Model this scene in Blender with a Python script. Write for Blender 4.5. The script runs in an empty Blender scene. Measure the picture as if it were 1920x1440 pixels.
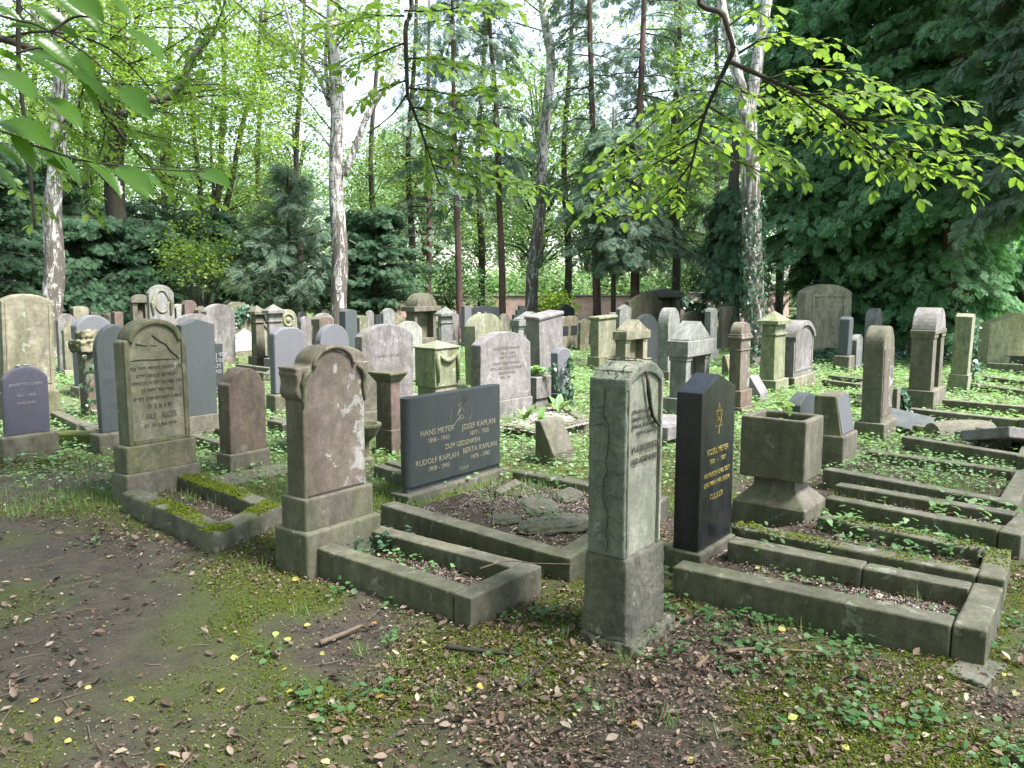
import bpy, bmesh, math, random
import numpy as np
from mathutils import Vector, Matrix
R = math.radians
scn = bpy.context.scene
# ------------------------------------------------------------------ camera, sky, sun, exposure
F = 1520.0; HC = 1.6; PIT = math.atan(191/F)
cam_d = bpy.data.cameras.new("camera"); cam = bpy.data.objects.new("camera", cam_d)
scn.collection.objects.link(cam); scn.camera = cam
cam_d.sensor_width = 36; cam_d.lens = F/1920*36; cam_d.clip_end = 600; cam_d.clip_start = 0.05
cam.location = (0, 0, HC); cam.rotation_euler = (R(90)-PIT, 0, 0)
SUN_EL, SUN_AZ = 58, 116       # azimuth clockwise from the view direction (+Y)
w = bpy.data.worlds.new("World"); scn.world = w; w.use_nodes = True
nt = w.node_tree; bg = nt.nodes["Background"]
sky = nt.nodes.new("ShaderNodeTexSky"); sky.sky_type = 'NISHITA'; sky.sun_disc = False
sky.sun_elevation = R(SUN_EL); sky.sun_rotation = R(SUN_AZ)
sky.air_density = 1.0; sky.dust_density = 0.8; sky.ozone_density = 1.0
hs = nt.nodes.new("ShaderNodeHueSaturation"); hs.inputs['Saturation'].default_value = 0.6
nt.links.new(sky.outputs[0], hs.inputs['Color']); nt.links.new(hs.outputs[0], bg.inputs[0])
bg.inputs[1].default_value = 0.115
sd = bpy.data.lights.new("sun", 'SUN'); sd.energy = 4.2; sd.angle = R(14); sd.color = (1, .97, .93)
so = bpy.data.objects.new("sun", sd); scn.collection.objects.link(so)
sv = Vector((math.sin(R(SUN_AZ))*math.cos(R(SUN_EL)), math.cos(R(SUN_AZ))*math.cos(R(SUN_EL)), math.sin(R(SUN_EL))))
so.rotation_euler = sv.to_track_quat('Z', 'Y').to_euler()
scn.view_settings.view_transform = 'Standard'; scn.view_settings.look = 'None'
scn.view_settings.gamma = 1; scn.view_settings.exposure = 2.12
cy = scn.cycles
cy.max_bounces = 7; cy.diffuse_bounces = 3; cy.glossy_bounces = 2; cy.transmission_bounces = 4
cy.transparent_max_bounces = 4; cy.use_denoising = True; cy.caustics_reflective = False; cy.caustics_refractive = False
cy.sample_clamp_indirect = 6
# ------------------------------------------------------------------ pixel -> place helpers (photo is 1920 x 1440)
cp, sp_ = math.cos(PIT), math.sin(PIT)
def ray(px, py):
    x = (px-960)/F; v = (720-py)/F
    return Vector((x, v*sp_+cp, v*cp-sp_))
def G(px, py, z=0.0):
    d = ray(px, py); t = (z-HC)/d.z
    return Vector((d.x*t, d.y*t, z))
def AT(px, py, Y):
    d = ray(px, py); t = Y/d.y
    return Vector((d.x*t, Y, HC+d.z*t))
def ZAT(P, py):
    v = (720-py)/F
    return HC + P[1]*(v*cp-sp_)/(cp+v*sp_)
def COL(P, d, px, z):
    u = (px-960)/F; c = P[1]*cp-(z-HC)*sp_
    return (u*c-P[0])/(d[0]-u*d[1]*cp)
ROW = 38.0
U = Vector((math.sin(R(ROW)), math.cos(R(ROW)), 0)); B = Vector((-U.y, U.x, 0))   # along the row, backwards
RZ = R(90-ROW)
rng = np.random.default_rng(7); random.seed(7)
def vnoise(x, y, s=1.0, seed=0):
    x = np.asarray(x, float)*s+seed*17.3; y = np.asarray(y, float)*s+seed*9.1
    xi = np.floor(x).astype(np.int64); yi = np.floor(y).astype(np.int64); fx = x-xi; fy = y-yi
    fx = fx*fx*(3-2*fx); fy = fy*fy*(3-2*fy)
    def h(a, b):
        n = (a*374761393+b*668265263) & 0xffffffff
        n = ((n ^ (n >> 13))*1274126177) & 0xffffffff
        return ((n ^ (n >> 16)) & 0xffff)/65535.0
    return (h(xi, yi)*(1-fx)+h(xi+1, yi)*fx)*(1-fy)+(h(xi, yi+1)*(1-fx)+h(xi+1, yi+1)*fx)*fy
def fbm(x, y, s=1.0, seed=0, o=4):
    v = 0; a = 0.5; t = 0
    for i in range(o):
        v = v+a*vnoise(x, y, s*2**i, seed+i); t += a; a *= .5
    return v/t
# ------------------------------------------------------------------ object helpers
col = scn.collection
def tag(o, label=None, cat=None, group=None, kind=None):
    if label: o['label'] = label
    if cat: o['category'] = cat
    if group: o['group'] = group
    if kind: o['kind'] = kind
    return o
def empty(name, loc, rz=0, label=None, cat=None, group=None):
    o = bpy.data.objects.new(name, None); col.objects.link(o); o.empty_display_size = .1
    o.location = loc; o.rotation_euler = (0, 0, rz)
    return tag(o, label, cat, group)
def link_mesh(name, me, mat=None, parent=None, loc=None):
    o = bpy.data.objects.new(name, me); col.objects.link(o)
    if mat: me.materials.append(mat)
    if parent: o.parent = parent
    if loc is not None: o.location = loc
    return o
class MB:
    def __init__(s): s.v = []; s.f = []
    def add(s, vs, fs):
        n = len(s.v); s.v += [tuple(v) for v in vs]; s.f += [tuple(i+n for i in f) for f in fs]
    def box(s, x0, x1, y0, y1, z0, z1, tx=0, ty=0):
        s.add([(x0, y0, z0), (x1, y0, z0), (x1, y1, z0), (x0, y1, z0), (x0+tx, y0+ty, z1), (x1-tx, y0+ty, z1), (x1-tx, y1-ty, z1), (x0+tx, y1-ty, z1)],
              [(3, 2, 1, 0), (4, 5, 6, 7), (0, 1, 5, 4), (1, 2, 6, 5), (2, 3, 7, 6), (3, 0, 4, 7)])
    def prism(s, pts, y0, y1):          # outline in x,z (counter-clockwise from the front), extruded in y
        n = len(pts)
        s.add([(x, y0, z) for x, z in pts]+[(x, y1, z) for x, z in pts],
              [tuple(range(n)), tuple(range(2*n-1, n-1, -1))]+[(i, i+n, (i+1) % n+n, (i+1) % n) for i in range(n)])
    def plan(s, pts, z0, z1):           # outline in x,y (counter-clockwise from above), extruded in z
        n = len(pts)
        s.add([(x, y, z0) for x, y in pts]+[(x, y, z1) for x, y in pts],
              [tuple(range(n-1, -1, -1)), tuple(range(n, 2*n))]+[(i, (i+1) % n, (i+1) % n+n, i+n) for i in range(n)])
    def sideprism(s, pts, x0, x1):      # outline in y,z, extruded in x
        n = len(pts)
        s.add([(x1, y, z) for y, z in pts]+[(x0, y, z) for y, z in pts],
              [tuple(range(n)), tuple(range(2*n-1, n-1, -1))]+[(i, i+n, (i+1) % n+n, (i+1) % n) for i in range(n)])
    def tube(s, pts, rs, seg=6, wob=0, cap=True):
        pts = [Vector(p) for p in pts]; n0 = len(s.v); k = len(pts); up = Vector((.13, .31, .94))
        for i, p in enumerate(pts):
            d = (pts[min(i+1, k-1)]-pts[max(i-1, 0)]).normalized()
            a = d.cross(up if abs(d.dot(up)) < .95 else Vector((1, 0, 0))).normalized(); b = d.cross(a)
            for j in range(seg):
                t = 2*math.pi*j/seg; r = rs[i]*(1+wob*(random.random()-.5))
                s.v.append(tuple(p+a*(math.cos(t)*r)+b*(math.sin(t)*r)))
        for i in range(k-1):
            for j in range(seg):
                q = (j+1) % seg
                s.f.append((n0+i*seg+j, n0+(i+1)*seg+j, n0+(i+1)*seg+q, n0+i*seg+q))
        if cap:
            s.f.append(tuple(n0+j for j in range(seg))); s.f.append(tuple(n0+(k-1)*seg+j for j in range(seg-1, -1, -1)))
    def lathe(s, prof, seg=20, c=(0, 0)):
        n0 = len(s.v)
        for r, z in prof:
            for j in range(seg):
                t = 2*math.pi*j/seg; s.v.append((c[0]+math.cos(t)*r, c[1]+math.sin(t)*r, z))
        for i in range(len(prof)-1):
            for j in range(seg):
                q = (j+1) % seg
                s.f.append((n0+i*seg+j, n0+i*seg+q, n0+(i+1)*seg+q, n0+(i+1)*seg+j))
        s.f.append(tuple(n0+j for j in range(seg-1, -1, -1))); s.f.append(tuple(n0+(len(prof)-1)*seg+j for j in range(seg)))
    def build(s, name, mat, parent=None, bev=0, vox=0, disp=.006, dsc=.12, smooth=False, loc=None):
        me = bpy.data.meshes.new(name); me.from_pydata(s.v, [], s.f)
        bm = bmesh.new(); bm.from_mesh(me); bmesh.ops.recalc_face_normals(bm, faces=bm.faces); bm.to_mesh(me); bm.free()
        o = link_mesh(name, me, mat, parent, loc)
        if vox:
            m = o.modifiers.new('r', 'REMESH'); m.mode = 'VOXEL'; m.voxel_size = vox; m.use_smooth_shade = True
            m = o.modifiers.new('s', 'SMOOTH'); m.factor = .4; m.iterations = 1
            m = o.modifiers.new('d', 'DISPLACE'); m.texture = cloud(dsc); m.strength = disp; m.mid_level = .5; m.texture_coords = 'LOCAL'
        elif bev:
            m = o.modifiers.new('b', 'BEVEL'); m.width = bev; m.segments = 2; m.limit_method = 'ANGLE'; m.angle_limit = R(30); m.harden_normals = False
        if smooth:
            for p in me.polygons: p.use_smooth = True
        return o
_cl = {}
def cloud(s):
    if s not in _cl:
        t = bpy.data.textures.new('clouds', 'CLOUDS'); t.noise_scale = s; t.noise_depth = 4; _cl[s] = t
    return _cl[s]
def big_mesh(name, V, loops, tot, mat, parent=None, smooth=False):
    me = bpy.data.meshes.new(name)
    me.vertices.add(len(V)); me.vertices.foreach_set('co', V.astype(np.float32).ravel())
    me.loops.add(len(loops)); me.loops.foreach_set('vertex_index', loops.astype(np.int32))
    me.polygons.add(len(tot)); st = np.concatenate([[0], np.cumsum(tot)[:-1]])
    me.polygons.foreach_set('loop_start', st.astype(np.int32)); me.polygons.foreach_set('loop_total', tot.astype(np.int32))
    if smooth: me.polygons.foreach_set('use_smooth', np.ones(len(tot), bool))
    me.update(calc_edges=True)
    return link_mesh(name, me, mat, parent)
def nrm(a): return a/np.maximum(np.linalg.norm(a, axis=1, keepdims=True), 1e-9)
def inst(name, T, P, d, n, s, mat, parent=None):
    V, Fc = T; V = np.array(V, float); k = len(V); N = len(P)
    P = np.asarray(P, float); d = nrm(np.asarray(d, float)); x = nrm(np.cross(d, n)); n = np.cross(x, d)
    s = np.asarray(s, float)[:, None, None]*np.ones((N, 1, 1))
    W = P[:, None]+s*(V[None, :, 0:1]*x[:, None]+V[None, :, 1:2]*d[:, None]+V[None, :, 2:3]*n[:, None])
    fl = np.array([i for f in Fc for i in f]); ft = np.array([len(f) for f in Fc])
    loops = (fl[None]+(np.arange(N)*k)[:, None]).ravel(); tot = np.tile(ft, N)
    return big_mesh(name, W.reshape(-1, 3), loops, tot, mat, parent)
# leaf shapes: x across, y along, z up
def ovate(wd=.3, fold=.08, curl=-.06):
    return ([(0, 0, 0), (-wd*.85, .28, fold), (-wd*.8, .62, fold*.8+curl*.3), (0, 1, curl), (wd*.8, .62, fold*.8+curl*.3), (wd*.85, .28, fold), (0, .5, 0)],
            [(0, 6, 2, 1), (6, 3, 2), (0, 5, 4, 6), (6, 4, 3)])
T_leaf = ovate(); T_wide = ovate(.42, .05, -.1); T_long = ovate(.2, .06, -.35)
T_curl = ovate(.28, .2, .22)
T_dia = ([(0, 0, 0), (.3, .5, .05), (0, 1, 0), (-.3, .5, .05)], [(0, 1, 2, 3)])
T_big = ([(0, 0, 0), (.16, .12, .03), (.27, .3, .05), (.29, .5, .05), (.2, .75, .02), (.08, .92, -.03), (0, 1.05, -.08), (-.08, .92, -.03), (-.2, .75, .02), (-.29, .5, .05), (-.27, .3, .05), (-.16, .12, .03), (0, .3, 0), (0, .5, 0), (0, .75, -.02)],
         [(0, 1, 2, 12), (12, 2, 3, 13), (13, 3, 4, 14), (14, 4, 5, 6), (0, 12, 10, 11), (12, 13, 9, 10), (13, 14, 8, 9), (14, 6, 7, 8)])
T_ivy = ([(0, 0, 0), (.3, -.05, .02), (.5, .25, -.03), (.25, .4, .03), (.22, .75, 0), (0, 1, -.05), (-.22, .75, 0), (-.25, .4, .03), (-.5, .25, -.03), (-.3, -.05, .02), (0, .4, .05)],
         [(0, 1, 2, 3, 10), (10, 3, 4, 5), (10, 5, 6, 7), (0, 10, 7, 8, 9)])
def ribbed(n=8, wd=.24, zz=.014, curl=-.12, fold=.05):
    V = [(0, 0, 0)]; Fc = []
    for i in range(1, n+1):
        y = i/(n+1); w_ = wd*math.sin(math.pi*y**.8)**.75*(1+.07*(-1)**i); c = curl*y*y
        V += [(0, y, c), (-w_, min(1, y+.09), c+fold*w_/wd+zz*(-1)**i), (w_, min(1, y+.09), c+fold*w_/wd+zz*(-1)**i)]
    V.append((0, 1.06, curl*1.15)); m = len(V)-1
    Fc += [(0, 1, 2), (0, 3, 1)]
    for i in range(n-1):
        a = 1+3*i; Fc += [(a, a+3, a+4, a+1), (a, a+2, a+5, a+3)]
    a = 1+3*(n-1); Fc += [(a, m, a+1), (a, a+2, m)]
    return V, Fc
T_rib = ribbed(6, .29, .012, -.1); T_big = ribbed(17, .215, .011, -.22, .07)
T_blade = ([(-.02, 0, 0), (.02, 0, 0), (.016, .55, .03), (-.016, .55, .03), (0, 1, .18)], [(0, 1, 2, 3), (3, 2, 4)])
T_stone = ([(0, 0, .4), (.5, 0, 0), (0, .6, 0), (-.5, 0, 0), (0, -.5, 0), (.1, 0, -.3)], [(0, 1, 2), (0, 2, 3), (0, 3, 4), (0, 4, 1), (5, 2, 1), (5, 3, 2), (5, 4, 3), (5, 1, 4)])
def frond(pairs=6, wd=.5, fw=.05, droop=-.3, ang=.75, seed=1):
    V = []; Fc = []; r = random.Random(seed)
    def rh(x0, y0, x1, y1, w_, z0, z1):
        n = len(V); mx, my, mz = x0+(x1-x0)*.45, y0+(y1-y0)*.45, z0+(z1-z0)*.4; L = math.hypot(x1-x0, y1-y0); px, py = -(y1-y0)/L*w_, (x1-x0)/L*w_
        V.extend([(x0, y0, z0), (mx+px, my+py, mz), (x1, y1, z1), (mx-px, my-py, mz)]); Fc.append((n, n+1, n+2, n+3))
    zz = lambda y: droop*y*y
    rh(0, 0, 0, 1, fw*.8, 0, zz(1))
    for i in range(pairs):
        y = .08+.8*i/pairs; L = wd*(math.sin(math.pi*(.18+.75*i/pairs)))*r.uniform(.8, 1.15)
        for sx in (-1, 1):
            x1 = sx*L*math.cos(ang*.9); y1 = y+L*math.sin(ang)+r.uniform(-.03, .03)
            rh(0, y, x1, y1, fw*r.uniform(.8, 1.3), zz(y), zz(y)+droop*.35*L+r.uniform(-.03, .03))
    return V, Fc
T_thuja = frond(6, .52, .055, -.35, .75); T_yew = frond(4, .42, .05, -.2, .55, 3); T_spr = frond(7, .4, .03, -.5, .5, 5)
# ------------------------------------------------------------------ materials
def newmat(name):
    m = bpy.data.materials.new(name); m.use_nodes = True; nt = m.node_tree
    return m, nt, nt.nodes, nt.links, nt.nodes["Principled BSDF"]
def rampn(nt, stops, fac, interp='LINEAR'):
    r = nt.nodes.new("ShaderNodeValToRGB"); r.color_ramp.interpolation = interp; e = r.color_ramp.elements
    while len(e) < len(stops): e.new(.5)
    for i, (p, c) in enumerate(stops): e[i].position = p; e[i].color = (*c, 1) if len(c) == 3 else c
    nt.links.new(fac, r.inputs[0]); return r.outputs[0]
def noise(nt, vec, s, det=4, rough=.55, dist=0):
    n = nt.nodes.new("ShaderNodeTexNoise"); n.inputs['Scale'].default_value = s; n.inputs['Detail'].default_value = det
    n.inputs['Roughness'].default_value = rough; n.inputs['Distortion'].default_value = dist
    nt.links.new(vec, n.inputs['Vector']); return n.outputs['Fac']
def mixc(nt, f, a, b, mode='MIX'):
    m = nt.nodes.new("ShaderNodeMix"); m.data_type = 'RGBA'; m.blend_type = mode
    for k, s in ((0, f), (6, a), (7, b)):
        if isinstance(s, (int, float)): m.inputs[k].default_value = s
        elif isinstance(s, tuple): m.inputs[k].default_value = (*s, 1)
        else: nt.links.new(s, m.inputs[k])
    return m.outputs[2]
def mth(nt, op, a, b=0.0):
    m = nt.nodes.new("ShaderNodeMath"); m.operation = op; m.use_clamp = op != 'SUBTRACT'
    for k, s in ((0, a), (1, b)):
        if isinstance(s, (int, float)): m.inputs[k].default_value = s
        else: nt.links.new(s, m.inputs[k])
    return m.outputs[0]
def objvec(nt, scale=(1, 1, 1), rnd=True):
    tc = nt.nodes.new("ShaderNodeTexCoord"); mp = nt.nodes.new("ShaderNodeMapping"); mp.inputs['Scale'].default_value = scale
    nt.links.new(tc.outputs['Object'], mp.inputs['Vector'])
    if rnd:
        oi = nt.nodes.new("ShaderNodeObjectInfo"); c = nt.nodes.new("ShaderNodeCombineXYZ")
        m = nt.nodes.new("ShaderNodeMath"); m.operation = 'MULTIPLY'; m.inputs[1].default_value = 43
        nt.links.new(oi.outputs['Random'], m.inputs[0])
        for i in range(3): nt.links.new(m.outputs[0], c.inputs[i])
        nt.links.new(c.outputs[0], mp.inputs['Location'])
    return mp.outputs[0], tc
_sm = {}
def stone(name, a, b, algae=.35, lichen=.2, grime=.5, rough=.85, bump=.5, grain=.45, acol=(.065, .08, .025), lcol=(.42, .43, .38), lside=0):
    if name in _sm: return _sm[name]
    m, nt, N, L, bs = newmat(name); _sm[name] = m
    v, tc = objvec(nt); vs, _ = objvec(nt, (1.6, 1.6, .45))
    c = mixc(nt, rampn(nt, [(.35, (0, 0, 0)), (.65, (1, 1, 1))], noise(nt, v, 2.6, 6, .65)), a, b)
    dark = tuple(x*.35 for x in a)
    g = rampn(nt, [(.5, (0, 0, 0)), (.72, (1, 1, 1))], noise(nt, vs, 3.2, 7, .7, .4))
    c = mixc(nt, mth(nt, 'MULTIPLY', g, grime), c, dark)
    # algae colour in streaks, stronger on side faces turned to -X
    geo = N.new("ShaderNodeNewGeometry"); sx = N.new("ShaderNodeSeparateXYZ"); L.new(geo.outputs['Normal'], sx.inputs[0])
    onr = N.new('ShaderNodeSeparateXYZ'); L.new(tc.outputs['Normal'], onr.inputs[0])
    negx_side = mth(nt, 'MULTIPLY', mth(nt, 'MULTIPLY', onr.outputs[0], -1.0), .17)
    al = rampn(nt, [(.46-.1*algae, (0, 0, 0)), (.7-.1*algae, (1, 1, 1))], mth(nt, 'ADD', noise(nt, vs, 1.9, 6, .6, .8), negx_side))
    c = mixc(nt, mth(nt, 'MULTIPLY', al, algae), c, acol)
    # lichen spots
    lf = noise(nt, v, 9, 9, .66, .5)
    if lside:
        xo = N.new("ShaderNodeSeparateXYZ"); L.new(tc.outputs['Object'], xo.inputs[0])
        mm = N.new("ShaderNodeMath"); mm.operation = 'MULTIPLY_ADD'; L.new(xo.outputs[0], mm.inputs[0]); mm.inputs[1].default_value = lside; L.new(lf, mm.inputs[2]); lf = mm.outputs[0]
    li = rampn(nt, [(.62-.05*lichen, (0, 0, 0)), (.65-.05*lichen, (1, 1, 1))], lf)
    c = mixc(nt, mth(nt, 'MULTIPLY', li, min(1, lichen*1.6)), c, lcol)
    gr = noise(nt, v, 130, 3, .7)
    c = mixc(nt, grain, c, rampn(nt, [(.3, (.35, .35, .35)), (.7, (1.25, 1.25, 1.25))], gr), 'MULTIPLY')
    bc = mixc(nt, .55, c, rampn(nt, [(.38, (.45, .45, .45)), (.62, (1.15, 1.15, 1.15))], noise(nt, v, 14, 8, .75)), 'MULTIPLY')
    bc = mixc(nt, .6, bc, rampn(nt, [(.36, (.5, .5, .5)), (.6, (1.2, 1.2, 1.2))], noise(nt, vs, 5.5, 9, .75, 1.0)), 'MULTIPLY')
    L.new(bc, bs.inputs['Base Color']); bs.inputs['Roughness'].default_value = rough
    bp = N.new("ShaderNodeBump"); bp.inputs['Strength'].default_value = bump; bp.inputs['Distance'].default_value = .012
    L.new(mth(nt, 'ADD', mth(nt, 'MULTIPLY', noise(nt, v, 22, 9, .72), .8), mth(nt, 'MULTIPLY', gr, .25)), bp.inputs['Height'])
    L.new(bp.outputs[0], bs.inputs['Normal'])
    return m
def granite(name, a, rough=.3, fleck=.5, bump=.02, tint=(.03, .06, .04)):
    if name in _sm: return _sm[name]
    m, nt, N, L, bs = newmat(name); _sm[name] = m
    v, _ = objvec(nt); vs, _ = objvec(nt, (2, 2, .5))
    c = mixc(nt, fleck, a, rampn(nt, [(.4, (.2, .2, .22)), (.62, (2.2, 2.2, 2.3))], noise(nt, v, 260, 2, .8)), 'MULTIPLY')
    c = mixc(nt, mth(nt, 'MULTIPLY', rampn(nt, [(.45, (0, 0, 0)), (.7, (1, 1, 1))], noise(nt, vs, 3, 6, .65, .5)), .55), c, tint)
    L.new(c, bs.inputs['Base Color'])
    r = rampn(nt, [(.3, (rough,)*3), (.7, (min(1, rough+.35),)*3)], noise(nt, vs, 5, 5, .6)); L.new(r, bs.inputs['Roughness'])
    bp = N.new("ShaderNodeBump"); bp.inputs['Strength'].default_value = bump; bp.inputs['Distance'].default_value = .01
    L.new(noise(nt, v, 40, 6, .7), bp.inputs['Height']); L.new(bp.outputs[0], bs.inputs['Normal'])
    return m
M = {}
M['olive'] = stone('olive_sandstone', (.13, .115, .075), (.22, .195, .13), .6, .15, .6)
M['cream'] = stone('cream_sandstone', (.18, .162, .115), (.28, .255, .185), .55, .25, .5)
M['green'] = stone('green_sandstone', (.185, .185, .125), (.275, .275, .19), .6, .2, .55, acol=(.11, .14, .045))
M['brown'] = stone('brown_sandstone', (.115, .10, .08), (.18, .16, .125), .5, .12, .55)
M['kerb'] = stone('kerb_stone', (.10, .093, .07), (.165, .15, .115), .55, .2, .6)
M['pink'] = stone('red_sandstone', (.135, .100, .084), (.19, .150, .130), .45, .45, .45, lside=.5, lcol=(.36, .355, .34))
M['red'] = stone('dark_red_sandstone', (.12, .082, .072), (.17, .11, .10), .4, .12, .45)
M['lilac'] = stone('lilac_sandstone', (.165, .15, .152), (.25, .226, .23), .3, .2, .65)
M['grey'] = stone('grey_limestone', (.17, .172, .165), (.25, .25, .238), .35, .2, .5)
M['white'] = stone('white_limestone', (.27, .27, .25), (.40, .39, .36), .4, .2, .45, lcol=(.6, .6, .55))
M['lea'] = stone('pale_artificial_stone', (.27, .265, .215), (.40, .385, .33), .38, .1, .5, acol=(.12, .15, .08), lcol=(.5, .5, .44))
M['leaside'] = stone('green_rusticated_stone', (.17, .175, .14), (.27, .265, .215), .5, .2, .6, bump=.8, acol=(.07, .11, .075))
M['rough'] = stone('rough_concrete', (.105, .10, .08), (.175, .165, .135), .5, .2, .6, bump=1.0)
M['bluegrey'] = granite('blue_grey_granite', (.098, .098, .108), .6, .4, .15, (.085, .095, .10))
M['slate'] = granite('green_slate', (.046, .053, .055), .55, .5, .15, (.038, .050, .042))
M['indigo'] = granite('indigo_granite', (.062, .060, .082), .6, .45, .15, (.06, .058, .07))
M['dark'] = granite('dark_granite', (.023, .027, .028), .36, .8, .03, (.03, .038, .034))
M['black'] = granite('polished_black_granite', (.009, .009, .012), .13, .3, .01, (.022, .034, .022))
def flat(name, c, rough=.6, metal=0, bump=0, sc=40):
    m, nt, N, L, bs = newmat(name); v, _ = objvec(nt, rnd=False)
    cc = mixc(nt, .5, c, rampn(nt, [(.3, (.5, .5, .5)), (.7, (1.4, 1.4, 1.4))], noise(nt, v, sc, 5)), 'MULTIPLY')
    L.new(cc, bs.inputs['Base Color']); bs.inputs['Roughness'].default_value = rough; bs.inputs['Metallic'].default_value = metal
    if bump:
        bp = N.new("ShaderNodeBump"); bp.inputs['Strength'].default_value = bump; L.new(noise(nt, v, sc, 8, .7), bp.inputs['Height']); L.new(bp.outputs[0], bs.inputs['Normal'])
    return m
M['gold'] = flat('gold_leaf', (.48, .37, .13), .35, .55)
M['gilt'] = flat('worn_gilt', (.22, .205, .14), .5, .2)
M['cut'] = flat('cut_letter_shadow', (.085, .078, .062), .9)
M['cutlight'] = flat('pale_letter', (.22, .215, .23), .8)
M['crack'] = flat('dark_crack', (.03, .027, .02), .95)
M['iron'] = flat('rusty_iron', (.05, .035, .03), .7)
M['mossy'] = flat('moss_cushion', (.075, .095, .012), .95, 0, 1.0, 90)
def leafmat(name, cols, trans=.45, tcol=None, rough=.45, spec=.4):
    m, nt, N, L, bs = newmat(name); geo = N.new("ShaderNodeNewGeometry")
    n = len(cols); c = rampn(nt, [(i/max(1, n-1), x) for i, x in enumerate(cols)], geo.outputs['Random Per Island'])
    L.new(c, bs.inputs['Base Color']); bs.inputs['Roughness'].default_value = rough
    bs.inputs['Specular IOR Level'].default_value = spec
    if trans:
        tr = N.new("ShaderNodeBsdfTranslucent"); mx = N.new("ShaderNodeMixShader"); mx.inputs[0].default_value = trans
        L.new(mixc(nt, 1.0, c, tcol or (1.5, 1.5, .8), 'MULTIPLY'), tr.inputs['Color'])
        out = N['Material Output']; L.new(bs.outputs[0], mx.inputs[1]); L.new(tr.outputs[0], mx.inputs[2]); L.new(mx.outputs[0], out.inputs[0])
    return m
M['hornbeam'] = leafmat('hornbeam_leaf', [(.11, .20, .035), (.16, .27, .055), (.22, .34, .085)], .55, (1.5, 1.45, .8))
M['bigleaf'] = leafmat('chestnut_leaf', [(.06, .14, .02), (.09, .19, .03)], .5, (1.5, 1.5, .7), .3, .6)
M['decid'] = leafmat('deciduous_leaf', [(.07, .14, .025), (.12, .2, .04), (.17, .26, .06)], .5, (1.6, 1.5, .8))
M['far'] = leafmat('distant_leaf', [(.09, .17, .065), (.14, .24, .095), (.21, .31, .14)], .5, (1.5, 1.5, 1))  # paler than nearer leaves: the glow over the distance is put into the colour
M['yellow'] = leafmat('yellowing_leaf', [(.2, .2, .04), (.3, .26, .05)], .5)
M['bush'] = leafmat('laurel_leaf', [(.13, .22, .02), (.22, .34, .03), (.06, .12, .02)], .4)
M['yew'] = leafmat('yew_needles', [(.022, .058, .030), (.038, .09, .044), (.06, .125, .055)], .15, (1.2, 1.4, .9), .6, .3)
M['fir'] = leafmat('blue_green_needles', [(.08, .15, .11), (.12, .21, .15), (.17, .26, .18), (.2, .17, .12)], .45, (1.2, 1.3, .9), .6, .3)
M['thuja'] = leafmat('cypress_sprays', [(.07, .175, .085), (.115, .25, .125), (.18, .33, .17), (.2, .34, .16)], .45, (1.2, 1.4, .8), .55, .35)
M['ivy'] = leafmat('ivy_leaf', [(.02, .055, .03), (.035, .085, .045), (.06, .12, .06)], .15, None, .35, .5)
M['cover'] = leafmat('ground_elder_leaf', [(.13, .24, .09), (.18, .31, .13), (.27, .40, .21)], .4)
M['coverdk'] = leafmat('strawberry_leaf', [(.04, .10, .03), (.07, .15, .05), (.10, .19, .07)], .3)
M['grass'] = leafmat('grass_blade', [(.10, .19, .05), (.17, .28, .08), (.23, .33, .12)], .35)
M['litter'] = leafmat('dry_leaf', [(.04, .025, .02), (.08, .05, .04), (.14, .095, .078), (.07, .04, .03), (.23, .165, .14), (.14, .075, .045), (.13, .09, .075), (.34, .26, .21), (.07, .042, .03), (.46, .39, .3)], .12, (1, .9, .7), .7, .3)
M['litter2'] = leafmat('yellow_fallen_leaf', [(.36, .29, .05), (.42, .36, .12), (.3, .36, .1), (.33, .15, .03), (.5, .44, .28)], .15, None, .6, .3)
M['mossleaf'] = leafmat('moss_tips', [(.05, .07, .008), (.085, .11, .012), (.13, .155, .02)], .2, None, .9, .1)
M['gravel'] = leafmat('pale_gravel', [(.16, .13, .12), (.30, .26, .25), (.42, .38, .37), (.22, .16, .15)], 0)
def bark(name, a, b, sc=(1, 1, .25), s=14, bump=1.0):
    m, nt, N, L, bs = newmat(name); v, _ = objvec(nt, sc)
    n1 = noise(nt, v, s, 8, .7, .5); c = mixc(nt, rampn(nt, [(.35, (0, 0, 0)), (.65, (1, 1, 1))], n1), a, b)
    c = mixc(nt, mth(nt, 'MULTIPLY', rampn(nt, [(.5, (0, 0, 0)), (.7, (1, 1, 1))], noise(nt, v, 2, 5)), .5), c, (.06, .075, .03))
    L.new(c, bs.inputs['Base Color']); bs.inputs['Roughness'].default_value = .95
    bp = N.new("ShaderNodeBump"); bp.inputs['Strength'].default_value = bump; bp.inputs['Distance'].default_value = .03
    L.new(n1, bp.inputs['Height']); L.new(bp.outputs[0], bs.inputs['Normal']); return m
M['bark'] = bark('grey_bark', (.05, .042, .035), (.12, .105, .085))
M['barkdk'] = bark('dark_bark', (.022, .018, .016), (.06, .05, .04))
M['barkred'] = bark('reddish_bark', (.06, .035, .03), (.15, .09, .075))
M['twig'] = flat('twig_bark', (.035, .028, .022), .9)
M['deadwood'] = flat('dead_wood', (.14, .10, .07), .9, 0, .4)
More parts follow.
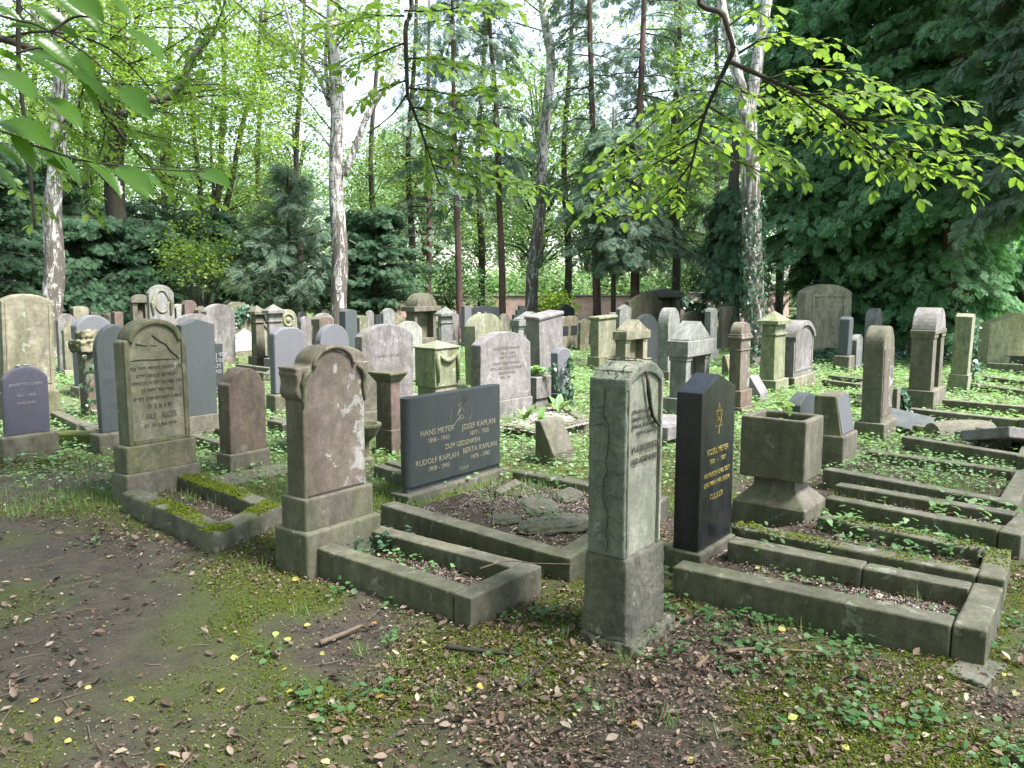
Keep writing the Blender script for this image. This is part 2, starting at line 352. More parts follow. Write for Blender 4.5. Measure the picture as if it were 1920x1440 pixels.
def birch():
    m, nt, N, L, bs = newmat('birch_bark'); v, tc = objvec(nt, (1, 1, 1)); vh, _ = objvec(nt, (1.4, 1.4, 9)); vv, _ = objvec(nt, (3, 3, .7))
    c = mixc(nt, rampn(nt, [(.3, (0, 0, 0)), (.7, (1, 1, 1))], noise(nt, v, 4, 5)), (.40, .385, .37), (.62, .60, .58))
    c = mixc(nt, rampn(nt, [(.56, (0, 0, 0)), (.62, (1, 1, 1))], noise(nt, vh, 3, 5, .6)), c, (.09, .08, .07))
    pz = N.new("ShaderNodeSeparateXYZ"); L.new(tc.outputs['Object'], pz.inputs[0])
    low = rampn(nt, [(0, (.18, .18, .18)), (1, (.05, .05, .05))], mth(nt, 'DIVIDE', pz.outputs[2], 7.0))
    blot = mth(nt, 'ADD', noise(nt, vv, 2.6, 8, .75, 1.2), low)
    c = mixc(nt, rampn(nt, [(.54, (0, 0, 0)), (.63, (1, 1, 1))], blot), c, (.085, .072, .06))
    L.new(c, bs.inputs['Base Color']); bs.inputs['Roughness'].default_value = .8
    bp = N.new("ShaderNodeBump"); bp.inputs['Strength'].default_value = .8; bp.inputs['Distance'].default_value = .03; bp.invert = True
    L.new(blot, bp.inputs['Height']); L.new(bp.outputs[0], bs.inputs['Normal']); return m
M['birch'] = birch()
def groundmat(name, path):
    m, nt, N, L, bs = newmat(name); v, _ = objvec(nt, rnd=False)
    soil = mixc(nt, rampn(nt, [(.35, (0, 0, 0)), (.65, (1, 1, 1))], noise(nt, v, 6, 8, .7)), (.030, .024, .017), (.072, .058, .042))
    soil = mixc(nt, .7, soil, rampn(nt, [(.35, (.4, .4, .4)), (.65, (1.5, 1.5, 1.5))], noise(nt, v, 70, 6, .8)), 'MULTIPLY')
    mossc = mixc(nt, noise(nt, v, 60, 6, .8), (.024, .034, .006), (.085, .105, .015))
    at = N.new('ShaderNodeAttribute'); at.attribute_name = 'moss'
    k = (.45, .62, .7) if path else (.43, .53, .95)
    c = mixc(nt, mth(nt, 'MULTIPLY', rampn(nt, [(k[0], (0, 0, 0)), (k[1], (1, 1, 1))], mth(nt, 'ADD', mth(nt, 'MULTIPLY', at.outputs['Fac'], .7), mth(nt, 'MULTIPLY', noise(nt, v, 12, 8, .8), .3))), k[2]), soil, mossc)
    if not path:   # greener further off where the ground elder grows
        px = N.new("ShaderNodeSeparateXYZ"); L.new(v, px.inputs[0])
        f = rampn(nt, [(.36, (0, 0, 0)), (.6, (.6, .6, .6))], mth(nt, 'DIVIDE', px.outputs[1], 18.0))
        c = mixc(nt, f, c, mixc(nt, noise(nt, v, 9, 6, .7), (.06, .07, .035), (.13, .18, .06)))
    L.new(c, bs.inputs['Base Color']); bs.inputs['Roughness'].default_value = .95
    bp = N.new("ShaderNodeBump"); bp.inputs['Strength'].default_value = .9; bp.inputs['Distance'].default_value = .02
    L.new(mth(nt, 'ADD', mth(nt, 'MULTIPLY', noise(nt, v, 30, 8, .75), .6), mth(nt, 'MULTIPLY', noise(nt, v, 180, 3, .7), .4)), bp.inputs['Height']); L.new(bp.outputs[0], bs.inputs['Normal'])
    return m
M['ground'] = groundmat('earth_and_moss', False); M['path'] = groundmat('trodden_earth', True)
def brickmat():
    m, nt, N, L, bs = newmat('old_brick'); v, _ = objvec(nt, rnd=False)
    mp = N.new("ShaderNodeMapping"); mp.inputs['Rotation'].default_value = (R(90), 0, 0); L.new(v, mp.inputs[0])
    br = N.new("ShaderNodeTexBrick"); L.new(mp.outputs[0], br.inputs['Vector']); br.inputs['Scale'].default_value = 4
    br.inputs['Color1'].default_value = (.50, .27, .24, 1); br.inputs['Color2'].default_value = (.6, .38, .34, 1); br.inputs['Mortar'].default_value = (.5, .45, .42, 1)
    br.inputs['Mortar Size'].default_value = .03; c = mixc(nt, .5, br.outputs[0], rampn(nt, [(.3, (.6, .6, .6)), (.7, (1.3, 1.3, 1.3))], noise(nt, v, 3, 6)), 'MULTIPLY')
    L.new(c, bs.inputs['Base Color']); bs.inputs['Roughness'].default_value = .9; return m
M['brick'] = brickmat()
# ------------------------------------------------------------------ ground and path
PATHPX = [(-400, 925), (60, 985), (200, 1035), (380, 1110), (470, 1200), (640, 1300), (850, 1400), (960, 1500)]
_pp = np.array([G(*p)[:2] for p in PATHPX])
_o = np.argsort(_pp[:, 0]); _px, _py = _pp[_o, 0], _pp[_o, 1]
def pathmask(x, y):       # 1 on the trodden path
    e = np.interp(x, _px, _py)+(fbm(x, y, 2.2, 5)-.5)*.7
    return np.clip((e-y)/.35+.5, 0, 1)*(x < 2.2)
def hz(x, y):
    far = np.clip((y-6)/10, 0, 1)
    return (fbm(x, y, .9, 3)-.5)*(.05+.10*far)+(fbm(x, y, 6, 8)-.5)*.035*(1-.6*pathmask(x, y))-.01
def mossf(x, y):
    b = fbm(x, y, 1.5, 0, 5)+.10*(fbm(x, y, 9, 2)-.5)
    b = b+.10*np.clip((x-.5)*1.5, 0, 1)*np.clip((3.6-y)*1.5, 0, 1)+.07*np.exp(-((x+3.6)**2+(y-5.6)**2)/1.2)+.06*np.exp(-((x+1.6)**2+(y-4.6)**2)/.4)
    return b
def axis(a, b, lo, hi, st):
    c = list(np.arange(lo, hi, st)); s = st; v = hi
    while v < b: c.append(v); s *= 1.12; v += s
    s = st; v = lo-st
    while v > a: c.insert(0, v); s *= 1.12; v -= s
    return np.array(c)
gx = axis(-140, 140, -5, 5, .045); gy = axis(-25, 170, 1.8, 8, .045)
X, Y = np.meshgrid(gx, gy); Z = hz(X, Y); nx, ny = len(gx), len(gy)
idx = np.arange(nx*ny).reshape(ny, nx)
q = np.stack([idx[:-1, :-1], idx[:-1, 1:], idx[1:, 1:], idx[1:, :-1]], -1).reshape(-1, 4)
V = np.stack([X, Y, Z], -1).reshape(-1, 3)
mv = mossf(X, Y).ravel()
def mossattr(o, vals): o.data.attributes.new('moss', 'FLOAT', 'POINT').data.foreach_set('value', vals.astype(np.float32)); return tag(o, kind='structure')
mossattr(big_mesh('ground', V, q.ravel(), np.full(len(q), 4), M['ground'], None, True), mv)
pm = pathmask(X, Y).ravel(); keep = (pm[q].min(1) > .5)
used = np.unique(q[keep]); mp = -np.ones(nx*ny, int); mp[used] = np.arange(len(used))
Vp = V[used].copy(); Vp[:, 2] += .006
mossattr(big_mesh('path', Vp, mp[q[keep]].ravel(), np.full(keep.sum(), 4), M['path'], None, True), mv[used])
# ------------------------------------------------------------------ gravestone kit
def arc(W, ze, H, n=18, k=1.0):
    r = W/2*k; h = H-ze; pts = []
    if h >= r*.98:
        for i in range(n+1):
            t = math.pi*i/n; pts.append((r*math.cos(t), ze+h*math.sin(t)))
    else:
        Rr = (r*r+h*h)/(2*h); a = math.asin(r/Rr)
        for i in range(n+1):
            t = a-2*a*i/n; pts.append((Rr*math.sin(t), ze+h-Rr+Rr*math.cos(t)))
    return pts
def outline(W, z0, ze, H, top, k=.75, tp=0):
    b = [(-W/2-tp, z0), (W/2+tp, z0)]
    if top == 'arch': return b+arc(W, ze, H)
    if top == 'shoulder': return b+[(W/2, ze)]+arc(W, ze+.004, H, 20, k)+[(-W/2, ze)]
    if top == 'gable': return b+[(W/2, ze), (0, H), (-W/2, ze)]
    if top == 'hip': return b+[(W/2, ze), (W*.28, H-.01), (0, H), (-W*.28, H-.01), (-W/2, ze)]
    if top == 'step': return b+[(W/2, ze), (W*.3, ze), (W*.3, (ze+H)/2), (W*.15, (ze+H)/2), (W*.15, H), (-W*.15, H), (-W*.15, (ze+H)/2), (-W*.3, (ze+H)/2), (-W*.3, ze), (-W/2, ze)]
    return b+[(W/2, H), (-W/2, H)]
def letters(parent, lines, mat, yf, name='inscription', ext=.0015, sp=1.0):
    for tx, sz, x, z in lines:
        c = bpy.data.curves.new('t', 'FONT'); c.body = tx; c.size = sz; c.align_x = 'CENTER'; c.extrude = ext; c.space_character = sp; c.resolution_u = 3
        o = bpy.data.objects.new('t', c); col.objects.link(o); bpy.context.view_layer.update()
        me = bpy.data.meshes.new_from_object(o.evaluated_get(bpy.context.evaluated_depsgraph_get())); me.name = name
        me.transform(Matrix.Translation((x, yf, z)) @ Matrix.Rotation(R(90), 4, 'X'))
        bpy.data.objects.remove(o); bpy.data.curves.remove(c); me.materials.clear(); link_mesh(name, me, mat, parent)
def strokes(parent, polys, mat, yf, r=.003, name='inscription'):
    b = MB()
    for pl in polys: b.tube([(x, yf, z) for x, z in pl], [r]*len(pl), 5)
    return b.build(name, mat, parent)
def dims(px, yb, yt, ye):
    xs, xc, xr = px; P = G(xc, yb); zc = .45*max(.3, ZAT(P, yt))
    W = COL(P, U, xr, zc); D = COL(P, B, xs, zc)
    W = W if 0.05 < W < 6 else .5; D = D if 0.04 < D < 1.2 else .18
    H = ZAT(P+U*(W/2), yt); ze = ZAT(P, ye) if ye else H
    return P, W, D, H, min(ze, H-.02)
def grave(label, px, yb, yt, ye=None, top='arch', mat='brown', pl=((.05, .2),), pmat=None, k=.75, tp=0, lean=(0, 0), rz=0, lines=None, lmat='cut', vox=0, bev=.006, cat='gravestone', name='gravestone', group=None, cap=0, D=None, panel=0):
    P, W, D0, H, ze = dims(px, yb, yt, ye); D = D or D0; z0 = sum(h for m, h in pl)
    O = P+U*(W/2)+B*(D/2)
    if lean == (0, 0) and P.y > 6.5: lr = random.Random(label); lean = (lr.gauss(0, .9), lr.gauss(0, .9)); rz = rz or lr.gauss(0, 2)
    r = empty(name, (O.x, O.y, 0), RZ+R(rz), label, cat, group); r.rotation_euler = (R(lean[0]), R(lean[1]), RZ+R(rz))
    mt = M[mat]; pt = M[pmat or mat]; z = -.12
    for i, (m, h) in enumerate(pl):
        b = MB(); zt = sum(q[1] for q in pl[:i+1]); b.box(-W/2-m, W/2+m, -D/2-m, D/2+m, z, zt)
        b.build('base' if i == 0 and len(pl) > 1 else 'plinth', pt, r, bev=bev, vox=vox); z = zt-.002 if not vox else zt-.01
    b = MB(); b.prism(outline(W, z, ze, H-(.04 if cap else 0), top, k, tp), -D/2, D/2); b.build('slab', mt, r, bev=bev, vox=vox)
    if cap:
        b = MB(); b.box(-W/2-cap, W/2+cap, -D/2-cap, D/2+cap, H-.045, H+.01); b.build('coping', mt, r, bev=.018)
    if panel:
        b = MB(); e = .035
        b.prism([(-W/2+e+panel, z0+.08), (W/2-e-panel, z0+.08), (W/2-e-panel, z0+.11), (-W/2+e+panel, z0+.11)], -D/2-.008, -D/2+.01)
        b.prism([(-W/2+e, z0+.08), (-W/2+e+panel, z0+.08), (-W/2+e+panel, ze-.03), (-W/2+e, ze-.03)], -D/2-.009, -D/2+.01)
        b.prism([(W/2-e-panel, z0+.08), (W/2-e, z0+.08), (W/2-e, ze-.03), (W/2-e-panel, ze-.03)], -D/2-.009, -D/2+.01)
        b.build('frame', mt, r, bev=.004)
    if lines: letters(r, [(t, s, x, z0+zz*(H-z0)) for t, s, x, zz in lines], M[lmat], -D/2-.001)
    MADE[label] = (r, W, D, H, ze, z0)
    return r, W, D, H, ze
MADE = {}
def aedicula(label, px, yb, yt, ye, mat='grey', roof='gable', cw=.22, pl=((.06, .22),), eh=.16, over=.04, inner=None, cat='gravestone', group=None, rz=0, bev=.008, roofmat=None):
    P, W, D, H, ze = dims(px, yb, yt, ye); O = P+U*(W/2)+B*(D/2)
    r = empty('pillared_gravestone', (O.x, O.y, 0), RZ+R(rz), label, cat, group); mt = M[mat]; z = -.1
    for i, (m, h) in enumerate(pl):
        b = MB(); zt = sum(q[1] for q in pl[:i+1]); b.box(-W/2-m, W/2+m, -D/2-m, D/2+m, z, zt); b.build('base' if i == 0 and len(pl) > 1 else 'plinth', mt, r, bev=bev); z = zt
    c = cw*W; zb = ze-eh
    for s in (-1, 1):
        b = MB(); x = s*(W/2-c/2)
        b.box(x-c/2, x+c/2, -D/2, D/2, z-.002, zb+.002); b.box(x-c/2-.012, x+c/2+.012, -D/2-.012, D/2+.012, zb-.05, zb+.001)
        b.build('column', mt, r, bev=.006)
    b = MB(); b.box(-W/2+c-.005, W/2-c+.005, D*.22, D*.42, z-.002, zb); b.build('back_panel', M[inner or mat], r)
    b = MB(); b.box(-W/2-over, W/2+over, -D/2-over, D/2+over, zb, ze); b.build('lintel', mt, r, bev=bev)
    b = MB(); o2 = outline(W*.92, ze-.003, ze+.015, H, 'gable' if roof == 'gable' else 'arch')
    b.prism(o2, -D/2-over*.6, D/2+over*.6); b.build('roof', M[roofmat] if roofmat else mt, r, bev=bev)
    return r, W, D, H, ze
def pillar(label, px, yb, yt, ye, mat='green', pl=((.05, .2),), capo=.05, cat='gravestone', group=None, band=True):
    P, W, D, H, ze = dims(px, yb, yt, ye); O = P+U*(W/2)+B*(D/2)
    r = empty('pillar_gravestone', (O.x, O.y, 0), RZ, label, cat, group); mt = M[mat]; z = -.1
    for i, (m, h) in enumerate(pl):
        b = MB(); zt = sum(q[1] for q in pl[:i+1]); b.box(-W/2-m, W/2+m, -D/2-m, D/2+m, z, zt); b.build('base' if i == 0 and len(pl) > 1 else 'plinth', mt, r, bev=.01); z = zt
    b = MB(); b.box(-W/2, W/2, -D/2, D/2, z-.002, ze-.04, .01, .01)
    if band: b.box(-W/2-.015, W/2+.015, -D/2-.015, D/2+.015, ze-.2, ze-.17)
    b.build('shaft', mt, r, bev=.008)
    b = MB(); a, e = W/2+capo, D/2+capo
    b.box(-a, a, -e, e, ze-.04, ze+.02); b.add([(-a+.01, -e+.01, ze+.018), (a-.01, -e+.01, ze+.018), (a-.01, e-.01, ze+.018), (-a+.01, e-.01, ze+.018), (0, 0, H)], [(0, 1, 4), (1, 2, 4), (2, 3, 4), (3, 0, 4), (3, 2, 1, 0)])
    b.build('cap', mt, r, bev=.006)
    return r, W, D, H, ze
HEB = 'הבצנת'
# ------------------------------------------------------------------ foreground stones
# pale artificial-stone stele (right of centre)
def lea():
    P, W, D, H, ze = dims((1103, 1168, 1240), 1222, 676, 712)
    pz = ZAT(P, 1050); O = P+U*(W/2)+B*(D/2)
    r = empty('gravestone', (O.x, O.y, 0), RZ, 'pale stele with cracked rusticated sides on a flared olive plinth, nearest the camera', 'gravestone')
    b = MB(); e = .02
    b.add([(-W/2-e+.005, -D/2-e, .04), (W/2+e, -D/2-e, .04), (W/2+e, D/2+e, .04), (-W/2-e, D/2+e, .04), (-W/2-.005, -D/2-.01, pz), (W/2+.02, -D/2-.01, pz), (W/2+.02, D/2+.01, pz), (-W/2-.005, D/2+.01, pz)],
          [(3, 2, 1, 0), (4, 5, 6, 7), (0, 1, 5, 4), (1, 2, 6, 5), (2, 3, 7, 6), (3, 0, 4, 7)])
    b.build('plinth', M['rough'], r, vox=.008, disp=.012, dsc=.03)
    b = MB(); b.box(-W/2-.06, W/2+.09, -D/2-.085, D/2+.05, -.15, .045, .03, .03); b.build('footing', M['rough'], r, vox=.009, disp=.055, dsc=.035)
    b = MB(); s = .008
    b.prism(outline(W-.03, pz-.01, ze-.01, H-.008, 'arch'), -D/2+.012, D/2-.01); b.build('slab', M['lea'], r, bev=.01, vox=.007, disp=.004, dsc=.1)
    # rusticated shell of irregular blocks on the side and over the top
    b = MB(); rr = random.Random(4); x0 = -W/2
    b.box(x0-.008, x0+.02, -D/2+.003, D/2-.003, pz, ze)
    b.build('side_facing', M['leaside'], r, vox=.006, disp=.014, dsc=.07)
    b = MB(); pts = arc(W-.004, ze-.010, H-.004, 14)[::-1]
    b.prism([(x, z-.05) for x, z in pts]+pts[::-1], -D/2-.002, D/2-.003); b.build('top_facing', M['leaside'], r, vox=.006, disp=.012, dsc=.06)
    b = MB(); z = pz+.02; xs_ = x0-.0095; vein = []
    while z < ze-.03:
        vein.append((xs_, rr.uniform(-.015, .02), z)); z += .04
    b.tube(vein, [rr.uniform(.0015, .0034) for _ in vein], 6, .8); z = pz+.07; i = 0
    while z < ze-.03:
        for s_, e_ in ((-1, -D/2), (1, D/2)):
            if rr.random() < .12: continue
            n = 6; zz = z+rr.uniform(-.03, .03); dz = rr.uniform(-.03, .03)
            b.tube([(xs_+.001, e_*k/(n-1)*.99, zz+dz*k/(n-1)+rr.uniform(-.006, .006)+.012*math.sin(k*1.3)) for k in range(n)], [rr.uniform(.0009, .0024) for _ in range(n)], 5, .7)
        z += rr.uniform(.08, .13)
    tp_ = arc(W-.004, ze-.006, H+.0035, 8)[::-1]
    for i in (1, 3, 5, 7):
        x, zt_ = tp_[i]; b.tube([(x+rr.uniform(-.012, .012), -D/2+D*k/6, zt_+.002) for k in range(7)], [rr.uniform(.0015, .0035) for _ in range(7)], 5, .6)
    for i in range(7):
        (xa, za), (xb, zb_) = tp_[i], tp_[i+1]; yy = rr.uniform(-.3, .3)*D; b.tube([(xa, yy, za+.001), ((xa+xb)/2, yy+rr.uniform(-.015, .015), (za+zb_)/2+.003), (xb, yy+.01, zb_+.001)], [.003, .002, .003], 5, .6)
    b.build('joint_cracks', flat('stained_joint', (.06, .055, .038), .95), r)
    # broken curved edge across the face
    b = MB(); y = -D/2
    cr = [(.0, H-.045), (.02, H-.09), (.035, H-.14), (.05, H-.2), (.075, H-.25), (.115, H-.285), (.14, H-.30), (W/2-.01, H-.285)]
    b.tube([(x-.02, y-.004, z) for x, z in cr], [.004, .007, .009, .007, .008, .008, .007, .003], 6, .5)
    b.build('broken_edge', M['crack'], r, smooth=True)
    b = MB(); b.box(-W/2+.012, -W/2+.03, y-.004, y+.03, pz+.01, ze); b.box(W/2-.03, W/2-.012, y-.004, y+.03, pz+.01, ze-.02); b.build('edge_fillet', M['lea'], r, bev=.004)
    hh = H-pz
    letters(r, [('טייהרעב היקבר', .028, -.025, pz+hh*.735), ('לאומש ר״ב תבצנ', .028, -.015, pz+hh*.697), ('נפתרה כסלו תרפ״ה', .028, 0, pz+hh*.66), ('ירשת ו׳ ךלהו', .028, 0, pz+hh*.622), ('LEA HERZBERG', .045, 0, pz+hh*.535), ('GEB. FRIMMER', .039, 0, pz+hh*.475)], M['cut'], y-.002+.006)
    return r
lea()
# black polished stone with gold star
def rosel():
    P, W, D, H, ze = dims((1265, 1307, 1374), 1075, 702, 739)
    ph = ZAT(P, 1037); O = P+U*(W/2)+B*(D/2)
    r = empty('gravestone', (O.x, O.y, 0), RZ, 'polished black pointed gravestone with a gold star and gold lettering', 'gravestone')
    b = MB(); b.box(-W/2-.03, W/2+.015, -D/2-.03, D/2+.03, -.1, ph, .004, .004); b.build('plinth', M['kerb'], r, bev=.01, vox=.01, disp=.006)
    b = MB(); b.prism(outline(W, ph, ze, H, 'gable'), -D/2, D/2); b.build('slab', M['black'], r, bev=.003)
    y = -D/2-.001; cz = ph+(H-ph)*.745; q = .076; t = math.sqrt(3)/2
    def tri(s): return [(x*q*.66, cz+z*q) for x, z in ((0, s), (t, -s*.5), (-t, -s*.5), (0, s))]
    st = MB()
    for s in (1.15, -1.15): st.tube([(x, y, z) for x, z in tri(s)], [.0022]*4, 4)
    st.build('star_of_david', M['gold'], r)
    h = H-ph
    letters(r, [('נפ', .032, 0, cz-.011), ('ROSEL MEYER', .047, 0, ph+h*.545), ('1900   –   1987', .036, 0, ph+h*.49), ('HILFREICH UND GUT', .0365, 0, ph+h*.415), ('DAS WAR IHR LEBEN', .0365, 0, ph+h*.36)], M['gold'], y)
    letters(r, [(HEB, .052, 0, ph+h*.275)], M['gold'], y, sp=1.25)
rosel()
# planter cube on a pedestal
def planter():
    P = G(1508, 1000); D = COL(P, B, 1372, .1); W = COL(P, U, 1549, .1); O = P+U*(W/2)+B*(D/2)
    r = empty('stone_planter', (O.x, O.y, 0), RZ, 'big brown cube planter on a chamfered pedestal with a small maple seedling', 'planter')
    H = ZAT(P+U*.08+B*.05, 789); zb = ZAT(P+U*.08+B*.05, 905); zs = ZAT(P, 958)
    a = W/2; c = min(W, D)/2-.045; m = M['brown']
    b = MB(); b.box(-W/2, W/2, -D/2, D/2, -.1, zs); b.build('base', m, r, vox=.01, disp=.006)
    b = MB(); b.box(-W/2, W/2, -D/2, D/2, zs-.01, zs+(zb-zs)*.66, W*.24, D*.24); b.box(-W/2+W*.22, W/2-W*.22, -D/2+D*.22, D/2-D*.22, zs+.04, zb+.01); b.build('pedestal', m, r, vox=.009, disp=.005)
    b = MB(); X0, Y0 = W/2-.035, D/2-.03; t = .045; z = (H+zb)/2
    o = [(-X0, -Y0), (X0, -Y0), (X0, Y0), (-X0, Y0)]; i_ = [(-X0+t, -Y0+t), (X0-t, -Y0+t), (X0-t, Y0-t), (-X0+t, Y0-t)]
    vs = [(x, y_, zb) for x, y_ in o]+[(x, y_, H) for x, y_ in o]+[(x, y_, H) for x, y_ in i_]+[(x, y_, H-.1) for x, y_ in i_]
    fs = [(3, 2, 1, 0)]+[(k, (k+1) % 4, (k+1) % 4+4, k+4) for k in range(4)]+[(k+4, (k+1) % 4+4, (k+1) % 4+8, k+8) for k in range(4)]+[(k+8, (k+1) % 4+8, (k+1) % 4+12, k+12) for k in range(4)]+[(12, 13, 14, 15)]
    b.add(vs, fs); b.build('box', m, r, vox=.009, disp=.006)
    b = MB(); b.box(-X0+t, X0-t, -Y0+t, Y0-t, H-.12, H-.05); b.build('soil', M['path'], r)
    # seedling
    C = O+Vector((0, 0, H-.05)); s = empty('maple_seedling', C, 0, 'small yellow-green maple seedling sprouting out of the cube planter', 'seedling')
    b = MB(); b.tube([(0, 0, 0), (.01, 0, .06), (-.01, .01, .12), (.0, 0, .17)], [.004, .003, .002, .001], 5)
    b.tube([(.01, 0, .05), (-.07, -.02, .1)], [.003, .001], 4); b.tube([(0, 0, .09), (.06, .0, .13)], [.003, .001], 4); b.build('stem', M['twig'], s)
    n = 9; pp = np.array([(-.07, -.02, .1), (.06, 0, .13), (0, 0, .17), (-.01, .01, .12), (.03, 0, .08), (-.04, -.03, .03), (.02, -.05, .02), (-.02, 0, .15), (.04, .02, .1)])
    dd = rng.normal(size=(n, 3))*(1, 1, .3); inst('leaves', T_ivy, pp, dd, np.tile([0, -.5, 1.], (n, 1)), np.full(n, .065), M['hornbeam'], s)
planter()
# red hero stone with volutes
def pink():
    P = G(577, 1086); W3 = COL(P, U, 715, .15); D3 = COL(P, B, 515, .15)
    h1 = ZAT(P, 1003); O = P+U*(W3/2)+B*(D3/2)
    r = empty('gravestone', (O.x, O.y, 0), RZ, 'tall round-topped red sandstone blotched with pale lichen, scrolls at its shoulders', 'gravestone')
    Q = P+U*.03+B*.05; h2 = ZAT(Q, 938)
    W2 = W3-.05; D2 = D3-.07
    b = MB(); b.box(-W3/2, W3/2, -D3/2, D3/2, -.12, h1); b.build('base', M['kerb'], r, vox=.008, disp=.006)
    b = MB(); b.box(-W2/2, W2/2, -D2/2, D2/2, h1-.01, h2); b.build('plinth', M['brown'], r, vox=.009, disp=.005)
    W = W2-.055; D = D2-.06; Qf = O-B*(D/2)
    H = ZAT(Qf, 648); zs = ZAT(Qf-U*(W/2), 692); zb = ZAT(Qf-U*(W/2), 748)
    L = [(-W/2-.005, h2-.01), (-W/2, h2+.12), (-W/2, zb-.012), (-W/2-.022, zb), (-W/2-.036, zb+.03), (-W/2-.026, zb+(zs-zb)*.5), (-W/2-.03, zs-.045), (-W/2-.04, zs-.03), (-W/2-.028, zs-.012), (-W/2-.042, zs-.004), (-W/2-.042, zs+.008), (-W*.345, zs+.010)]
    r2 = W*.345; top = [(-r2*math.cos(math.pi*i/18), zs+.012+(H-zs-.012)*math.sin(math.pi*i/18)) for i in range(1, 18)]
    pts = L+top+[(-x, z) for x, z in L[::-1]]
    b = MB(); b.prism(pts[::-1], -D/2, D/2); b.build('slab', M['pink'], r, vox=.008, disp=.006)
    b = MB(); a = [(-r2*.92*math.cos(math.pi*i/18), -D/2-.006, zs+.0+(H-zs)*.93*math.sin(math.pi*i/18)) for i in range(19)]
    b.tube(a, [.013]*19, 6); b.build('arch_moulding', M['pink'], r, smooth=True)
    for s in (-1, 1):
        b = MB(); b.tube([(s*(W/2-.05), -D/2-.006, zs-.01), (s*(W/2-.02), -D/2-.012, zs-.03), (s*(W/2-.002), -D/2-.012, zs-.075), (s*(W/2-.01), -D/2-.008, zs-.12), (s*(W/2-.004), -D/2-.006, zs-.17), (s*(W/2+.0), -D/2-.003, zs-.22)], [.012, .016, .017, .013, .012, .005], 7)
        b.build('scroll', M['olive'], r, smooth=True)
    b = MB(); b.box(-W/2+.02, W/2-.02, -D/2-.004, -D/2+.02, h2-.004, h2+.012); b.build('mortar_joint', M['crack'], r)
pink()
# black family stone
def kaplan():
    P = G(766, 947); P0 = P; W = COL(P, U, 957, .1); D = COL(P, B, 730, .1); h0 = ZAT(P, 932); O = P+U*(W/2)+B*(D/2)
    r = empty('gravestone', (O.x, O.y, 0), RZ, 'low wide dark granite family gravestone with engraved blessing hands and gilt names', 'gravestone')
    b = MB(); b.box(-W/2, W/2, -D/2, D/2, -.1, h0, .002, .002); b.build('base', M['kerb'], r, bev=.008)
    D2 = D-.10; Wn = W-.12; h1 = h0+.045
    b = MB(); b.box(-Wn/2, Wn/2, -D2/2+.02, D2/2-.02, h0-.01, h1+.01); b.build('plinth', M['slate'], r, bev=.004)
    Pc = O-U*(Wn/2)-B*(D2/2); zt = ZAT(Pc, 750); ztr = ZAT(Pc+U*Wn, 720)
    H = (zt+ztr)/2; c = .05; pts = []
    Wb = Wn+.03; Db = D2
    for cx_, cy_, a0 in ((Wb/2-c, -Db/2+c, -90), (Wb/2-c, Db/2-c, 0), (-Wb/2+c, Db/2-c, 90), (-Wb/2+c, -Db/2+c, 180)):
        for i in range(7): t = R(a0+15*i); pts.append((cx_+c*math.cos(t), cy_+c*math.sin(t)))
    b = MB(); b.plan(pts, h1, H); b.build('slab', M['dark'], r, bev=.003)
    h = H-h1; y = -Db/2-.001; s = Wb/1.0
    L = [('HANS MEYER', .057*s, -.21*s, .55), ('1898 - 1960', .045*s, -.20*s, .46), ('JOSEF KAPLAN', .057*s, .23*s, .53), ('1877 - 1925', .045*s, .23*s, .44), ('ZUM GEDENKEN', .050*s, .05*s, .345), ('RUDOLF KAPLAN', .055*s, -.21*s, .22), ('1908 - 1945', .045*s, -.2*s, .13), ('BERTA KAPLAN', .055*s, .24*s, .24), ('1878 - 1942', .045*s, .24*s, .15), ('ץכ', .05*s, .035*s, .665), (HEB, .036*s, .06*s, .05)]
    letters(r, [(t, z_, x, h1+h*q_) for t, z_, x, q_ in L], M['gilt'], y)
    def hp(pp): return [(.035*s+(x)*.0145*s, h1+h*(.62+z*.0345)) for x, z in pp]
    hand = [[(-1, 2.3), (-5.5, -.6), (-8, .8), (-7, 5.5), (-6, 8), (-5.2, 5.5), (-4, 9.3), (-3.6, 6), (-2, 9.8), (-2.6, 5.8), (0, 7.2), (-1.8, 4)], [(1, 2.3), (5.5, .2), (8, 2), (6, 6), (5.5, 9), (4.4, 6), (3.6, 10), (3, 6.4), (1.5, 10), (1.9, 6), (0, 7.2), (1.8, 4)], [(-2.8, 3.4), (0, 5.3), (2.8, 4)], [(-3, 2.6), (0, 4.6), (3, 3)]]
    strokes(r, [hp(x) for x in hand], M['gilt'], y, .0016, 'blessing_hands')
kaplan()
